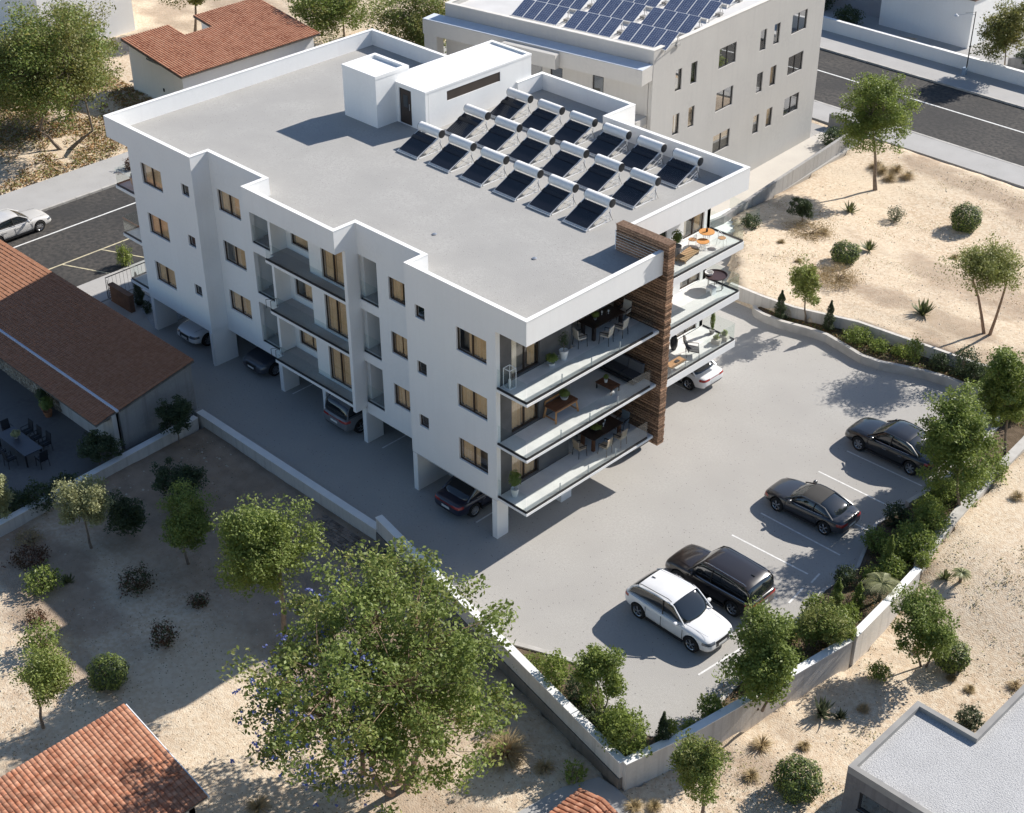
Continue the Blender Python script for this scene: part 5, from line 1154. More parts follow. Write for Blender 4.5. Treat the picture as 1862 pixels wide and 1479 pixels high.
# ================================================================== vegetation
def trunk_of(t, ctr, a, c, tips, seed, stems=1, bark=BARK, r0_=None, low=.0, spread=.35):
    """tapered trunk from the origin, forking into limbs that reach the leaf clumps"""
    r = np.random.default_rng(seed); ctr = Vector(ctr); H_ = ctr.z; R0 = r0_ or max(.03, .015*H_+.016*a)
    tr = MB(); lb = MB(); tips = [Vector(p) for p in tips]; forks = []
    for s in range(stems):
        an = 2*math.pi*s/max(1,stems)+r.uniform(0,1); off = Vector((math.cos(an),math.sin(an),0))*(.0 if stems == 1 else R0*1.3)
        lean = Vector((ctr.x*.6, ctr.y*.6, 0)) + (Vector((math.cos(an),math.sin(an),0))*a*spread if stems > 1 else Vector((0,0,0)))
        z1 = max(H_-c*.75, H_*.28); top = Vector((lean.x, lean.y, z1)) ; hi = Vector((ctr.x+lean.x*.25, ctr.y+lean.y*.25, H_+c*.35))
        p = [off-Vector((0,0,.15)), off+(top-off)*.35+Vector((r.uniform(-1,1),r.uniform(-1,1),0))*R0*.8, off+(top-off)*.7+Vector((r.uniform(-1,1),r.uniform(-1,1),0))*R0, top, top.lerp(hi,.5)+Vector((r.uniform(-1,1),r.uniform(-1,1),0))*a*.06, hi]
        rr = [R0*1.35, R0, R0*.85, R0*.72, R0*.42, R0*.12]; k_ = 1 if stems == 1 else .75
        tr.tube(p, [q*k_ for q in rr], 8); forks += [p[3], p[3].lerp(p[4],.5), p[4], p[4].lerp(p[5],.5)]
        forks.append(p[2].lerp(p[3],.6))
    part('trunk', tr, bark, t, True)
    # limbs: group tips by direction and let them share a limb
    order = sorted(tips, key=lambda q: math.atan2(q.y-ctr.y, q.x-ctr.x)*2 + (q.z > ctr.z)*20)
    g = max(2, len(order)//9)
    for i in range(0, len(order), g):
        grp = order[i:i+g]; m_ = sum(grp, Vector((0,0,0)))/len(grp); f = min(forks, key=lambda q: (q-m_).length + max(0, q.z-m_.z)*1.5)
        mid = f.lerp(m_, .55) + Vector((0,0,-.05*a)); rb = R0*.36
        lb.tube([f, f.lerp(mid,.5)+Vector((r.uniform(-1,1),r.uniform(-1,1),r.uniform(-.5,.5)))*a*.05, mid], [rb, rb*.75, rb*.5], 5)
        for q in grp:
            m2 = mid.lerp(q, .5)+Vector((r.uniform(-1,1),r.uniform(-1,1),r.uniform(-1,1)))*a*.06
            lb.tube([mid, m2, q], [rb*.42, rb*.25, rb*.08], 4, caps=False)
    part('branches', lb, bark, t, True)
def clumps(ctr, a, c, n, seed, shell=.35, lobes=5, flat=1.0, zmin=-1):
    r = np.random.default_rng(seed); ctr = np.asarray(ctr, float); L = []
    for k in range(lobes):
        d = r.normal(size=3); d /= np.linalg.norm(d); d[2] = d[2]*.7+.1; L.append((d*np.array([a,a,c])*.45, r.uniform(.52,.74)))
    out = []
    while len(out) < n:
        o, s = L[r.integers(len(L))]; d = r.normal(size=3); d /= np.linalg.norm(d); rr = r.uniform(shell, 1)
        p = o + d*rr*s*np.array([a,a,c])
        if p[2]/c > zmin and (p[0]**2+p[1]**2)/a**2+(p[2]/c)**2 < 1.12: out.append(ctr+p)
    return np.array(out)
def put(name, label, cat, base, grp=None): return thing(name, label, cat, base, group=grp)
def tree(label, base, ctr, a, c, lf='mid', n=None, ls=.16, ncl=None, seed=1, stems=1, bark=BARK, name='tree', cat='tree', grp=None, fill=1.0, lobes=5, cr=.27, mix_=None, shell=.35, droop=0, flowers=0, zmin=-1, spread=.35):
    t = put(name, label, cat, base, grp); b = Vector(base); cl = Vector(ctr)-b
    ncl = ncl or int(26+a*c*7); a *= 1.08; c *= 1.22; cl.z = max(cl.z-.07*c, c*.92); ncl = int(ncl*1.9); ls *= .86
    cs = clumps(cl, a*.97, c*.97, ncl, seed, shell, lobes, zmin=zmin)
    trunk_of(t, cl, a, c, cs, seed, stems, bark, spread=spread)
    r = np.random.default_rng(seed+9); area = a*(a+c)*2
    n = int((n or min(46000, area*fill*360*(.16/ls)**1.6))*1.35); rc = cr*min(a, c)*.98+.06
    k = r.integers(0, len(cs), n); d = r.normal(size=(n,3)); d /= np.linalg.norm(d, axis=1)[:,None]; q = r.uniform(0,1,n)**.45
    sc = r.uniform(.7,1.25,len(cs))[k]
    pts = cs[k] + d*(q*rc*sc)[:,None]*np.array([1,1,.72]); mi = None; mats = [LF[lf]]
    if mix_: mats.append(LF[mix_[0]]); pc = r.uniform(0,1,len(cs))[k]; mi = ((pc*.6+r.uniform(0,1,n)*.4) < mix_[1]).astype(int)
    link('crown', leafmesh('crown', pts, ls, mats, seed, mi=mi, droop=droop), t)
    if flowers:
        sc_ = (cs[:,0]-cl.x)*.71+(cs[:,1]-cl.y)*.70; ck = cs[(sc_ < .0*a) & (cs[:,2]-cl.z < .35*c)]
        pc = ck[r.integers(0, len(ck), flowers)] + r.normal(size=(flowers,3))*rc*.62 + np.array([.12,-.12,.1]); pp = np.repeat(pc, 6, 0)+r.normal(size=(flowers*6,3))*.045
        link('blossom', leafmesh('blossom', pp, .09, [LF['blue']], seed+5, asp=.9), t, kind='stuff')
    return t
def bush(label, base, a, c, lf='mid', ls=.10, fill=1.0, seed=1, name='shrub', cat='shrub', grp=None, round_=False, mix_=None, stems=7, lift=.0, ragged=.25):
    t = put(name, label, cat, base, grp); r = np.random.default_rng(seed)
    n = int(min(20000, (a*a+a*c*2)*fill*1500*(.10/ls)**1.7)); d = r.normal(size=(n,3)); d /= np.linalg.norm(d, axis=1)[:,None]
    cz = lift+c*.92
    if round_: q = r.uniform(.72,1.05,n); wob = 1+.07*np.sin(d[:,0]*7+seed)+.05*np.sin(d[:,1]*9+d[:,2]*5)+.03*np.sin(d[:,2]*17+d[:,0]*13)
    else: q = r.uniform(.35,1.0,n)**.6; wob = 1+ragged*np.sin(d[:,0]*5+seed)*np.sin(d[:,1]*6+seed*2)+ragged*.7*np.sin(d[:,2]*8+d[:,0]*6+seed)
    pts = d*(q*wob)[:,None]*np.array([a,a,c])+np.array([0,0,cz]); keep = pts[:,2] > .02; pts = pts[keep]; d = d[keep]
    mi = None; mats = [LF[lf]]
    if mix_: mats.append(LF[mix_[0]]); mi = (r.uniform(0,1,len(pts)) < mix_[1]).astype(int)
    link('foliage', leafmesh('foliage', pts, ls, mats, seed, mi=mi, nrm=d if round_ else None, up=.3), t)
    s = MB()
    for k in range(stems):
        an = r.uniform(0,6.28); rr = r.uniform(.3,.85); p = Vector((math.cos(an)*a*rr, math.sin(an)*a*rr, cz+c*r.uniform(-.1,.7)))
        s.tube([(0,0,-.08), p*.5+Vector((0,0,.02)), p], [.022+.012*a,.015+.006*a,.005], 5, caps=False)
    part('stems', s, BARK, t); return t
def conifer(label, base, rr, h, lf='dark', seed=1, grp=None, ls=.07):
    t = put('cypress_shrub', label, 'conifer', base, grp); r = np.random.default_rng(seed); n = int(2600*h*rr/.35+500)
    z = r.uniform(0,1,n)**1.25; an = r.uniform(0,6.28,n); R_ = rr*(1-z**1.8)*(.75+.25*np.sin(z*18+an*2))*r.uniform(.55,1.05,n)+.015
    R_ *= np.clip(z*7+.45, 0, 1)
    pts = np.stack([np.cos(an)*R_, np.sin(an)*R_, z*h+.05], 1); link('foliage', leafmesh('foliage', pts, ls, LF[lf], seed, up=.9, asp=.4), t)
    part('trunk', MB().tube([(0,0,-.1),(0,0,h*.9)], [.035,.008], 6), BARK, t); return t
def blades(label, base, rr, h, n, M, seed, name, cat, wd=.02, curve=.6, grp=None, tilt=(.1,1.2), partn='blade_tuft'):
    t = put(name, label, cat, base, grp); r = np.random.default_rng(seed); mb = MB()
    for k in range(n):
        an = r.uniform(0,6.28); tl = r.uniform(*tilt); L = h*r.uniform(.65,1.1); dx, dy = math.cos(an), math.sin(an); px, py = -dy, dx
        o = Vector((dx,dy,0))*rr*.12*r.random(); pts = []
        for s in range(4):
            f = s/3; th = tl+curve*f*f; p = o + Vector((dx*math.sin(th)*L*f, dy*math.sin(th)*L*f, math.cos(min(th,1.75))*L*f)); pts.append(p)
        w_ = [wd, wd*1.05, wd*.7, 0]; i = len(mb.v); mb.ti = r.random()
        for p, q in zip(pts[:3], w_[:3]): mb.v += [(p.x-px*q,p.y-py*q,p.z),(p.x+px*q,p.y+py*q,p.z)]
        mb.v.append(tuple(pts[3])); mb.face((i,i+1,i+3,i+2)); mb.face((i+2,i+3,i+5,i+4)); mb.face((i+4,i+5,i+6))
    part(partn, mb, LF[M], t, weld=False, tint=True); return t
def grass(label, base, rr, h, seed, M='dry', n=260, grp=None): return blades(label, base, rr, max(h, rr*.9), n, M, seed, 'grass_tuft', 'grass tuft', .010, .7, grp, (.05,1.25))
def agave(label, base, rr, seed, M='sage', n=46, grp=None): return blades(label, base, rr, rr*1.25, n, M, seed, 'agave', 'agave', .045*rr/.5, -.15, grp, (.1,1.35), 'leaf_blades')
def palm(label, base, h, rr, seed):
    t = put('palm', label, 'palm', base); r = np.random.default_rng(seed); part('trunk', MB().tube([(0,0,-.1),(.02,0,h)], [.09,.06], 8), BARK, t)
    for k in range(15):
        an = 2*math.pi*k/15+r.uniform(-.2,.2); el = r.uniform(.15,1.0); mb = MB(); dx, dy = math.cos(an), math.sin(an); P_ = []
        for s in range(9):
            f = s/8; P_.append(Vector((dx*rr*f, dy*rr*f, h+rr*(math.sin(el)*f-1.05*f*f*.8))))
        mb.tube(P_, [.012*(1-f_/9)+.003 for f_ in range(9)], 4)
        for s in range(1,9):
            for sd in (-1,1):
                p = P_[s]; Lf_ = rr*.32*math.sin(math.pi*(s/9)**.7)+.03
                for q in range(2):
                    pp = P_[s-1].lerp(p, .5+.5*q); e = pp+Vector((-dy*sd*Lf_+dx*Lf_*.5, dx*sd*Lf_+dy*Lf_*.5, -.35*Lf_)); w_ = Vector((dx,dy,0))*.018; mb.ti = r.random()
                    i = len(mb.v); mb.v += [tuple(pp-w_), tuple(pp+w_), tuple(e)]; mb.face((i,i+1,i+2))
        part('frond', mb, LF['pale'], t, weld=False, tint=True)
    return t
# ---- big trees
tree('biggest tree, round crown hung with blue blossom, over the sand in front of the driveway', (7.62,-13.0,-.5), (7.0,-13.4,5.35), 5.25, 3.75, 'mid', n=36000, ls=.18, ncl=200, seed=21, stems=3, bark=BARKR, mix_=('olive',.3), flowers=650, lobes=13, cr=.14, shell=.5, spread=.26)
tree('bushy tree rising behind the big blossoming tree, against the driveway wall', (-1.5,-11.0,-.5), (-1.70,-11.0,5.15), 2.2, 2.35, 'mid', ls=.14, seed=22, n=19000, ncl=100, mix_=('bright',.35), lobes=6, cr=.22)
tree('pale sunlit round-headed young tree near the patio wall', (-13.35,-13.13,-.5), (-13.41,-13.19,2.3), 1.2, 1.65, 'pale', ls=.11, seed=23, n=10500, ncl=60, lobes=3, cr=.26)
tree('low dark tree in shade just right of the pale round-headed tree', (-13.06,-11.35,-.5), (-12.98,-11.28,.95), 1.05, .95, 'dark', ls=.11, seed=24, n=6500, ncl=36, lobes=3)
tree('young tree with a sunlit top in the middle of the shaded sand', (-9.26,-10.63,-.5), (-9.34,-10.72,2.2), 1.28, 1.55, 'mid', ls=.12, seed=25, n=10000, ncl=52, lobes=4)
tree('dark tree behind the young tree with the sunlit top', (-13.34,-8.41,-.5), (-13.13,-8.21,1.25), 1.25, .85, 'dark', ls=.11, seed=26, n=6500, ncl=40)
tree('small dark tree against the gable end of the shed', (-17.36,-5.43,-.5), (-17.38,-5.45,1.35), .85, 1.08, 'dark', ls=.11, seed=27, n=6000, ncl=34)
tree('spreading dark small tree at the shed corner behind the patio', (-18.61,-9.38,-.33), (-18.46,-9.23,.75), 1.22, .78, 'dark', ls=.11, seed=28, n=6500, ncl=40)
tree('light green tree cut off by the left edge behind the patio wall', (-17.75,-15.23,-.5), (-17.6,-15.0,1.6), .8, 1.25, 'pale', ls=.12, seed=29, n=5500, ncl=30)
tree('thin-crowned tree at the lower left above the orange tiled roof', (-4.91,-20.71,-.5), (-4.85,-20.65,2.3), 1.28, 1.3, 'bright', ls=.11, seed=30, n=8500, ncl=46, mix_=('olive',.4))
tree('lone slender tree on the sand beside the far road', (-8.33,43.79,.05), (-8.75,43.4,5.3), 2.6, 2.75, 'mid', ls=.17, seed=31, n=17000, ncl=85, mix_=('bright',.35), lobes=7, cr=.2, shell=.5)
tree('small tree growing in the bed against the straight concrete wall', (-1.19,25.75,.34), (-1.35,25.55,3.0), 1.08, 1.55, 'olive', ls=.13, seed=33, n=5200, ncl=36, mix_=('bright',.4))
tree('bare-limbed umbrella-shaped tree at the right edge of the sandy plot', (7.17,30.91,.84), (6.67,30.42,5.3), 2.3, 1.1, 'olive', ls=.12, seed=34, n=13000, ncl=90, stems=2, bark=BARKR, zmin=-.7, lobes=9, cr=.4, spread=.38, shell=.15)
tree('tall green tree over the rear of the black saloon', (14.35,16.1,.3), (13.95,15.75,4.5), 1.8, 2.9, 'mid', ls=.15, seed=35, n=19000, ncl=95, mix_=('bright',.4), lobes=7, cr=.25)
tree('green tree at the right edge behind the tall one', (13.5,21.7,.3), (13.25,21.5,4.3), 1.35, 2.5, 'mid', ls=.15, seed=36, n=13500, ncl=64, mix_=('bright',.3), lobes=5)
tree('bushy tree hiding the nose of the white SUV', (15.3,-.55,.27), (15.2,-.75,3.5), 1.42, 2.4, 'mid', ls=.14, seed=37, n=15000, ncl=72, mix_=('bright',.35), lobes=6, stems=2, cr=.3)
tree('spreading low tree between the bushy tree and the small palm', (15.1,3.9,.27), (15.05,3.95,1.5), 1.12, .95, 'olive', ls=.12, seed=38, n=7500, ncl=46, mix_=('mid',.5), stems=3)
tree('airy shrub-tree at the front corner bed left of the white SUV', (11.2,-5.5,.27), (11.1,-5.6,2.7), .98, 1.3, 'bright', ls=.12, seed=39, n=7000, ncl=40, stems=3, mix_=('mid',.5))
tree('young tree outside the front corner of the boundary wall', (16.69,-5.9,-.5), (16.66,-5.92,2.45), 1.12, 1.65, 'mid', ls=.11, seed=40, n=9000, ncl=50, mix_=('olive',.4))
tree('open-branched tree on the sand right of the whitish wall', (18.29,6.86,-.5), (18.18,6.75,2.1), 1.3, 1.5, 'mid', ls=.13, seed=41, n=8500, ncl=48, stems=2)
tree('very large two-trunked tree at the upper left beyond the side street', (-52.96,9.88,0), (-52.4,10.2,5.3), 4.9, 4.6, 'autumn', ls=.21, seed=42, n=30000, ncl=150, stems=2, mix_=('mid',.5), lobes=9, cr=.2, shell=.45)
tree('big tree right behind the very large two-trunked one', (-58.0,13.5,0), (-56.8,13.9,5.8), 3.3, 3.5, 'olive', ls=.20, seed=43, n=17000, ncl=80, mix_=('autumn',.4), lobes=6)
tree('shaded tree at the far upper left edge', (-60.2,7.2,0), (-58.6,7.6,4.2), 3.4, 3.6, 'mid', ls=.20, seed=44, n=12000, ncl=60, mix_=('autumn',.4))
tree('tree behind the notched tiled roof at the top edge', (-66.2,30.4,0), (-65.6,30.6,4.2), 3.0, 2.0, 'autumn', ls=.19, seed=45, n=12000, ncl=60, mix_=('mid',.4))
tree('tree behind the flat roof of the white block, left one', (-54.5,36.6,0), (-54.2,36.8,3.6), 4.0, 2.8, 'mid', ls=.20, seed=46, n=15000, ncl=72, mix_=('autumn',.3))
tree('tree behind the flat roof of the white block, right one', (-47.5,39.2,0), (-47.2,39.4,3.6), 3.9, 2.9, 'autumn', ls=.20, seed=47, n=15000, ncl=72, mix_=('mid',.4))
tree('golden-tinged tree at the top right corner behind the street lamp', (-12.12,68.33,.06), (-12.9,67.6,3.6), 2.15, 2.7, 'autumn', ls=.18, seed=48, n=11000, ncl=58, bark=BARK)
# ---- clipped and natural shrubs
RND = [((-1.09,42.66,.07),.95,.9,'dark','round green bush on open sand nearest the right edge'),((-3.38,32.7,.77),.88,.62,'dark','low round dark bush in the middle of the sandy plot'),
       ((19.09,7.57,-.48),.74,.68,'mid','round bright green bush touching the open-branched tree'),((18.57,-2.55,-.5),.92,.80,'mid','round green bush on the sand left of the gravel-roofed house'),((-5.13,-17.47,-.5),.82,.70,'mid','round glossy bush on the shadow edge above the orange roof')]
for k, (b_, a, c, m_, lab) in enumerate(RND): bush(lab, b_, a, c, 'dark' if m_ == 'dark' else 'mid', .105, 1.5, 60+k, 'round_bush', 'bush', None, True, ('mid' if m_ == 'dark' else 'dark', .45))
BSH = [((13.3,8.2,.27),.5,.45,'dark','dark shrub between the inner kerb and the small palm',.09,1.1),((14.6,9.9,.27),.65,.6,'mid','leafy shrub against the wall just past the small palm',.10,1.1),((13.6,5.6,.27),.55,.5,'mid','leafy shrub beside the narrow cypress and inner kerb',.10,1.1),((12.6,13.4,.27),.6,.6,'dark','dark shrub at the inner kerb beside the dense hedge',.10,1.1),((13.2,16.3,.34),.75,.75,'mid','leafy shrub under the tall tree, on the car park side',.10,1.1),((14.1,-2.2,.27),.55,.45,'mid','leafy shrub on the near side of the bushy tree',.10,1.1),((9.0,26.7,.34),.7,.6,'dark','dark shrub in the far bed just before its corner',.10,1.0),((11.9,24.9,.34),.75,.7,'mid','leafy shrub in the bend of the far bed',.11,1.0),((4.6,26.4,.34),.5,.3,'bright','low light-green shrub in the middle of the far bed',.09,1.0),
 ((12.4,-5.9,.27),.65,.95,'mid','leafy shrub beside the tall white wall, second from the corner',.11,1.1),((11.9,-5.6,.27),.55,.5,'dark','dark shrub at the foot of the airy shrub-tree',.10,1.0),((10.6,-5.3,.27),.6,.6,'mid','leafy shrub just left of the airy shrub-tree',.11,1.0),((14.0,11.0,.27),.7,.7,'mid','shrub wedged between the narrow cypress and the dense hedge',.10,1.1),((14.9,5.4,.27),.6,.55,'mid','leafy shrub against the whitish wall end',.10,1.0),((14.6,1.9,.27),.75,.6,'mid','shrub filling the gap beside the bushy tree',.11,1.0),
 ((21.42,5.06,-.5),.58,.5,'grey','grey-green bush beside the parapet of the gravel-roofed house',.09,1.1),((17.3,4.97,-.5),.46,.38,'mid','small leafy shrub between the wall and the open-branched tree',.09,1),
 ((-17.74,-13.14,-.33),.95,.62,'dark','dark leafy shrub in the patio border, nearest the pale tree',.12,.9),((-18.3,-14.5,-.33),.85,.6,'dark','dark leafy shrub in the patio border, nearest the left edge',.12,.9),((-17.95,-11.6,-.33),.7,.45,'dark','low dark shrub in the patio border below the small shed tree',.11,.8),
 ((-12.37,-16.21,-.5),.85,.58,'mid','shrub catching the sun at the edge of the shade, far left',.13,.7),((-8.94,-18.27,-.5),.85,.72,'mid','upright shrub behind the thin-crowned tree',.12,.55),((-10.6,-17.6,-.5),.5,.35,'red','russet weeds between the two left-hand shrubs',.08,.5),
 ((-14.5,-15.6,-.5),.95,.32,'red','russet undergrowth below the patio wall at the left edge',.09,.45),((-15.9,-14.9,-.5),.7,.25,'dry','dry undergrowth along the patio wall',.07,.5),
 ((-14.46,48.17,0),1.1,.62,'dark','dark shrub in the court of the beige block by the road',.13,.9),((-4.78,40.52,.17),.6,.5,'grey','loose grey shrub beside the two agaves on the sand',.08,.5),((-10.17,32.49,.6),.6,.5,'dark','small dark shrub at the foot of the long grey wall',.10,1),
 ((-2.3,30.3,.85),1.5,.28,'dry','patch of low brown scrub behind the small bed tree',.06,.5),((-7.2,34.6,.65),1.6,.2,'dry','dark dry ground scrub by the little dark tree',.06,.35),
 ((14.44,11.96,.27),1.02,.85,'mid','dense hedge shrub in the right-hand bed, nearer one',.11,1.2),((14.1,13.7,.3),.85,.85,'mid','dense hedge shrub in the right-hand bed, farther one',.11,1.2),((13.6,12.9,.27),.55,.45,'bright','light green shrub at the foot of the dense hedge',.09,1),((14.2,9.2,.27),.6,.40,'bright','low spreading shrub beside the small palm',.09,.9),
 ((14.85,6.3,.27),.5,.42,'mid','leafy shrub beside the wall between the palm and the low tree',.10,1),((14.3,2.2,.27),.7,.40,'mid','low shrub at the foot of the bushy tree, farther from the camera',.10,.9),
 ((13.6,3.6,.27),.6,.45,'mid','leafy shrub on the car park side of the low spreading tree',.10,1),((14.0,.6,.27),.7,.5,'dark','dark shrub under the bushy tree',.10,1),((12.9,11.2,.27),.6,.55,'mid','leafy shrub between the dense hedge and the inner kerb',.10,1.1),((13.5,14.6,.3),.7,.7,'mid','leafy shrub at the foot of the tall tree by the saloon',.10,1.1),((13.7,17.6,.34),.75,.7,'dark','dark shrub behind the tall tree by the saloon',.11,1.0),((11.1,-6.0,.27),.55,.45,'dark','dark low shrub beside the tall white wall near the front corner',.10,1),
 ((13.1,-6.15,.27),.9,1.15,'mid','dense leafy shrub in the very front corner of the walls',.12,1.0),((12.1,-6.0,.27),.65,.6,'mid','leafy shrub next to the dense one in the front corner',.11,.9),((9.9,-5.5,.27),.5,.75,'dark','dark shrub in the front bed behind the airy shrub-tree',.10,.9),((8.7,-5.4,.27),.6,.95,'mid','tall leafy shrub at the narrow end of the front bed',.11,1),((7.2,-5.2,.27),.6,.25,'bright','low yellow-green shrub at the tip of the front bed',.08,.9),
 ((14.2,-3.6,.27),.45,.32,'mid','small shrub inside the curved pale wall',.09,.9),((14.0,-4.6,.85),.26,.42,'bright','trailing plant spilling over the curved wall near the front corner',.06,1.3),((15.75,4.8,.75),.34,.42,'bright','trailing plant spilling over the end of the whitish wall',.06,1.3),((15.4,11.0,.75),.36,.42,'bright','trailing plant spilling over the wall end by the tall hedge',.06,1.3),
 ((12.09,-7.9,-.5),.5,.42,'bright','leafy weed in front of the dark base of the tall white wall',.12,.5),((2.08,26.0,.34),.75,.42,'mid','leafy shrub in the far bed, third from its left end',.10,.9),((3.5,25.9,.34),.62,.38,'mid','leafy shrub in the far bed, fourth from its left end',.10,.9),
 ((5.45,26.3,.34),.46,.82,'mid','tall thin shrub in the far bed',.09,.8),((6.8,26.6,.34),.55,.48,'dark','dark shrub in the far bed beside the tall thin one',.09,.9),((8.2,26.8,.34),.72,.95,'dark','loose dark shrub at the right end of the far bed',.10,.7),((10.4,26.6,.34),.8,.8,'mid','big shrub filling the far corner of the bed',.11,.8),
 ((-27.85,69.31,0.1),1.1,.85,'dark','dark shrub between the street wall and the grey house side',.13,1),((-12.6,71.3,.1),.9,.7,'dark','shrub behind the kerb under the golden-tinged tree',.12,.9),((-35.1,3.1,0),.46,.72,'bright','bright yellow-green shrub on the tarmac edge left of the block',.09,1.1),((-29.2,.75,0),.27,.40,'dark','small dark shrub in the pebble bed under the block',.08,1.1),((-31.9,71.5,.1),1.0,1.0,'dark','shrub in the shadow at the far end of the street wall',.13,.8),
 ((14.0,19.4,.34),.8,.75,'mid','shrub between the two tall trees at the right',.11,.9),((-46.6,11.2,0),.5,.5,'red','russet plant by the pavement behind the top west balcony',.10,.7)]
for k, (b_, a, c, m_, lab, ls, fl) in enumerate(BSH): bush(lab, b_, a, c, m_, ls, fl, 100+k, mix_=('bright', .3) if m_ == 'mid' else None)
for k, (b_, a, c, lab) in enumerate([((-9.45,-13.25,-.5),.85,.48,'russet bush in deep shade left of the pair of dark weeds'),((-6.56,-11.99,-.5),.48,.3,'small russet weed beside the bushy tree'),((-5.49,-14.52,-.5),.62,.62,'russet and green weed nearest the big tree')]):
    bush(lab, b_, a, c, 'red', .09, .55, 170+k, mix_=('dark',.4), name='weed', cat='weed')
tree('little round-headed dark tree on the sand near the long grey wall', (-8.43,35.64,.56), (-8.51,35.57,1.6), .86, .62, 'dark', ls=.10, seed=77, n=5200, ncl=30, lobes=3)
conifer('dark conical shrub at the left end of the wavy planter', (-2.5,25.1,.34), .42, 1.75, 'dark', 1); conifer('dark conical shrub second from the left in the far bed', (.24,25.9,.34), .38, 1.85, 'dark', 2)
conifer('bright narrow cypress beside the tall hedge', (14.2,10.2,.27), .36, 2.0, 'bright', 3); conifer('narrow cypress between the car park and the small palm', (14.0,6.55,.27), .36, 1.65, 'mid', 4)
conifer('narrow cypress alone in the front bed near the corner', (13.95,-5.0,.27), .36, 1.95, 'dark', 5); conifer('cypress by the brown brick wall at the west end', (-30.3,.95,0), .38, 2.1, 'dark', 6); conifer('bright leafy spire next to the small palm', (14.6,7.3,.27), .34, 1.3, 'bright', 7)
palm('small palm with arching pale fronds behind the whitish wall', (15.05,8.3,.27), .95, .95, 3); palm('tiny palm on the sand beyond the car park wall', (16.91,11.8,.25), .55, .42, 4)
for k, (b_, rr, lab) in enumerate([((-7.47,39.46,.25),.62,'agave on the sand left of the loose grey shrub'),((-3.29,35.24,.6),.62,'agave behind the low round dark bush'),((3.5,30.28,.85),.75,'agave between the far bed and the umbrella-shaped tree'),((16.81,1.57,-.5),.62,'grey agave in the shadow right of the curved wall'),((16.3,11.6,.2),.42,'agave beside the tiny palm'),((17.5,1.9,-.5),.4,'smaller agave next to the grey one in the shadow'),((-12.0,-15.2,-.5),.4,'spiky plant in the shade below the patio wall')]):
    agave(lab, b_, rr, 200+k, 'grey' if k in (3,5) else 'sage')
GR = [((-7.45,31.94,.81),.42,.35),((-6.54,35.13,.61),.6,.45),((.75,38.37,.33),.4,.4),((15.81,18.69,.65),.4,.45),((21.65,8.29,-.42),.42,.42),((19.51,7.0,-.5),.3,.3),((16.2,-1.54,-.5),.65,.5),((16.88,-3.16,-.5),.5,.4),((10.91,-8.34,-.5),.6,.5),((4.6,-17.29,-.5),.7,.45),((14.7,-7.5,-.45),.5,.5),((15.2,-6.9,-.5),.35,.4),((17.6,7.5,-.48),.35,.3),((20.4,6.9,-.5),.35,.35),((17.4,-.4,-.5),.4,.35),((17.9,3.0,-.5),.35,.3),((-4.6,34.2,.68),.35,.3),((2.6,37.5,.4),.35,.3),((-5.2,30.6,.85),.35,.3)]
GL = ['on the sand close to the left end of the straight wall','just right of the little round-headed tree','left of the umbrella-shaped tree, upper one','high on the sand strip at the right edge','touching the gravel-roofed house parapet','beside the bright round bush','in the shadow between curved wall and agave','below the young tree by the front corner','beside the big dark tussock','below the big tree at the bottom edge','by the paved path at the foot of the corner','just outside the sharp wall corner','between the wall and the open-branched tree','right of the bright round bush','above the round bush by the gravel-roofed house','near the small leafy shrub','near the agave behind the low dark bush','in the middle of the sand near the right edge','on the bare sand left of the brown scrub']
for k, ((b_), rr, hh) in enumerate(GR): grass('dry grass tuft '+GL[k], b_, rr, hh, 300+k, 'dry', 190)
blades('big dark-centred grass tussock in front of the dark wall base', (9.36,-8.9,-.5), 1.1, 1.15, 620, 'dry', 340, 'grass_tussock', 'grass tussock', .012, .5, None, (.05,1.3))
for k, (u, v) in enumerate(((-9.6,46.5),(-8.6,45.9),(-9.0,47.3),(-10.3,46.9),(-7.9,46.9))): grass(['dry grass behind the lone slender tree, left clump','dry grass at the foot of the lone slender tree','dry grass behind the lone slender tree, rear clump','dry grass behind the lone slender tree, farthest left','dry grass right of the lone slender tree'][k], (u,v,.04), .8, .7, 350+k, 'dry', 320)
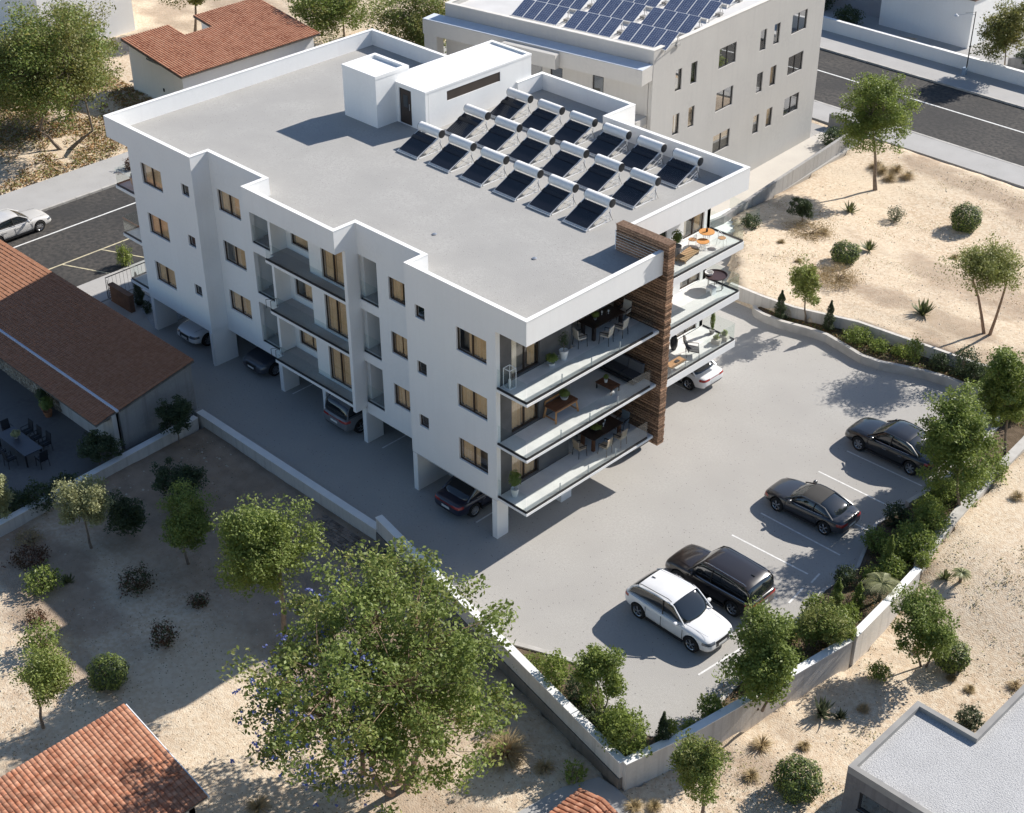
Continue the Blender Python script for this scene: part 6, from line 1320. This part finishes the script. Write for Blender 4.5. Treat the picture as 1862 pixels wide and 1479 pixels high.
# ---- ground cover nobody could count
def cover(name, label, region, n, M, ls, seed, rej, z=None, dens=.35, up=.15):
    r = np.random.default_rng(seed); u = r.uniform(region[0], region[1], n*3); v = r.uniform(region[2], region[3], n*3)
    ok = (fbm(u, v, .55, seed)+.6*fbm(u, v, 1.7, seed+1)+r.normal(0,.5,n*3) > dens*3)
    if rej is not None: ok &= ~rej(u, v)
    u, v = u[ok][:n], v[ok][:n]; zz = H(u, v)+.035*fbm(u, v, .5, 1)+.012*fbm(u, v, 2.6, 2)+r.uniform(.01,.08,len(u))*up*6 if z is None else np.full(len(u), z)+r.uniform(0,.05,len(u))
    o = link(name, leafmesh(name, np.stack([u,v,zz],1), ls, [LF[m_] for m_ in M], seed, mi=r.integers(0,len(M),len(u)), up=.8), None, kind='stuff'); o['label'] = label
cover('low_ground_cover', 'sparse weeds and dead leaves on the sand', (-17,17,-25,-3.8), 9000, ['dry','litter','dark'], .06, 7, inlot)
cover('low_ground_cover', 'sparse weeds on the sandy strip', (15.5,26,-6,24), 7000, ['dry','olive','dark'], .065, 8, inlot)
cover('low_ground_cover', 'sparse weeds on the sandy plot', (-11.5,12,26.5,50), 11000, ['dry','olive','litter'], .065, 9, inlot)
cover('weed_patch', 'patch of dark weeds on the sand right of the wall', (17.5,22.5,7.5,16), 2600, ['dark','olive','dry'], .07, 18, None, dens=.2)
cover('leaf_litter', 'brown and yellow leaf litter under the big left tree', (-66,-49.5,-2,20), 30000, ['litter','litter','dry','olive'], .17, 10, None, dens=-.2, up=.3)
cover('leaf_litter', 'leaf litter and bed planting below the corner shrubs', (12.2,15.6,-6.8,13), 5000, ['litter','dark','mid'], .07, 11, lambda u, v: ~inpoly(u, v, [(13.4,-6.7),(14.35,-4.2),(14.9,-1.0),(15.35,1.8),(15.6,4.8),(15.3,10.6),(12.4,12.8),(13.3,9.6),(13.5,2),(13.5,-3)]), z=.28, dens=-.5)
cover('leaf_litter', 'low planting in the far bed', (-4,13,24.6,28), 6000, ['dark','mid','litter'], .08, 12, lambda u, v: ~inpoly(u, v, [(-3.8,25.3),(-2.1,25.0),(.6,25.6),(3.2,25.1),(5.4,25.7),(7.9,26.4),(9.7,26.4),(11.2,25.8),(12.4,23.8),(13.4,23),(12.5,27.8),(8.2,27.2),(1.5,26.6),(-2,25.5)]), z=.36, dens=-.6)
# drop the work that is not an object
for me in [m_ for m_ in bpy.data.meshes if m_.users == 0]: bpy.data.meshes.remove(me)
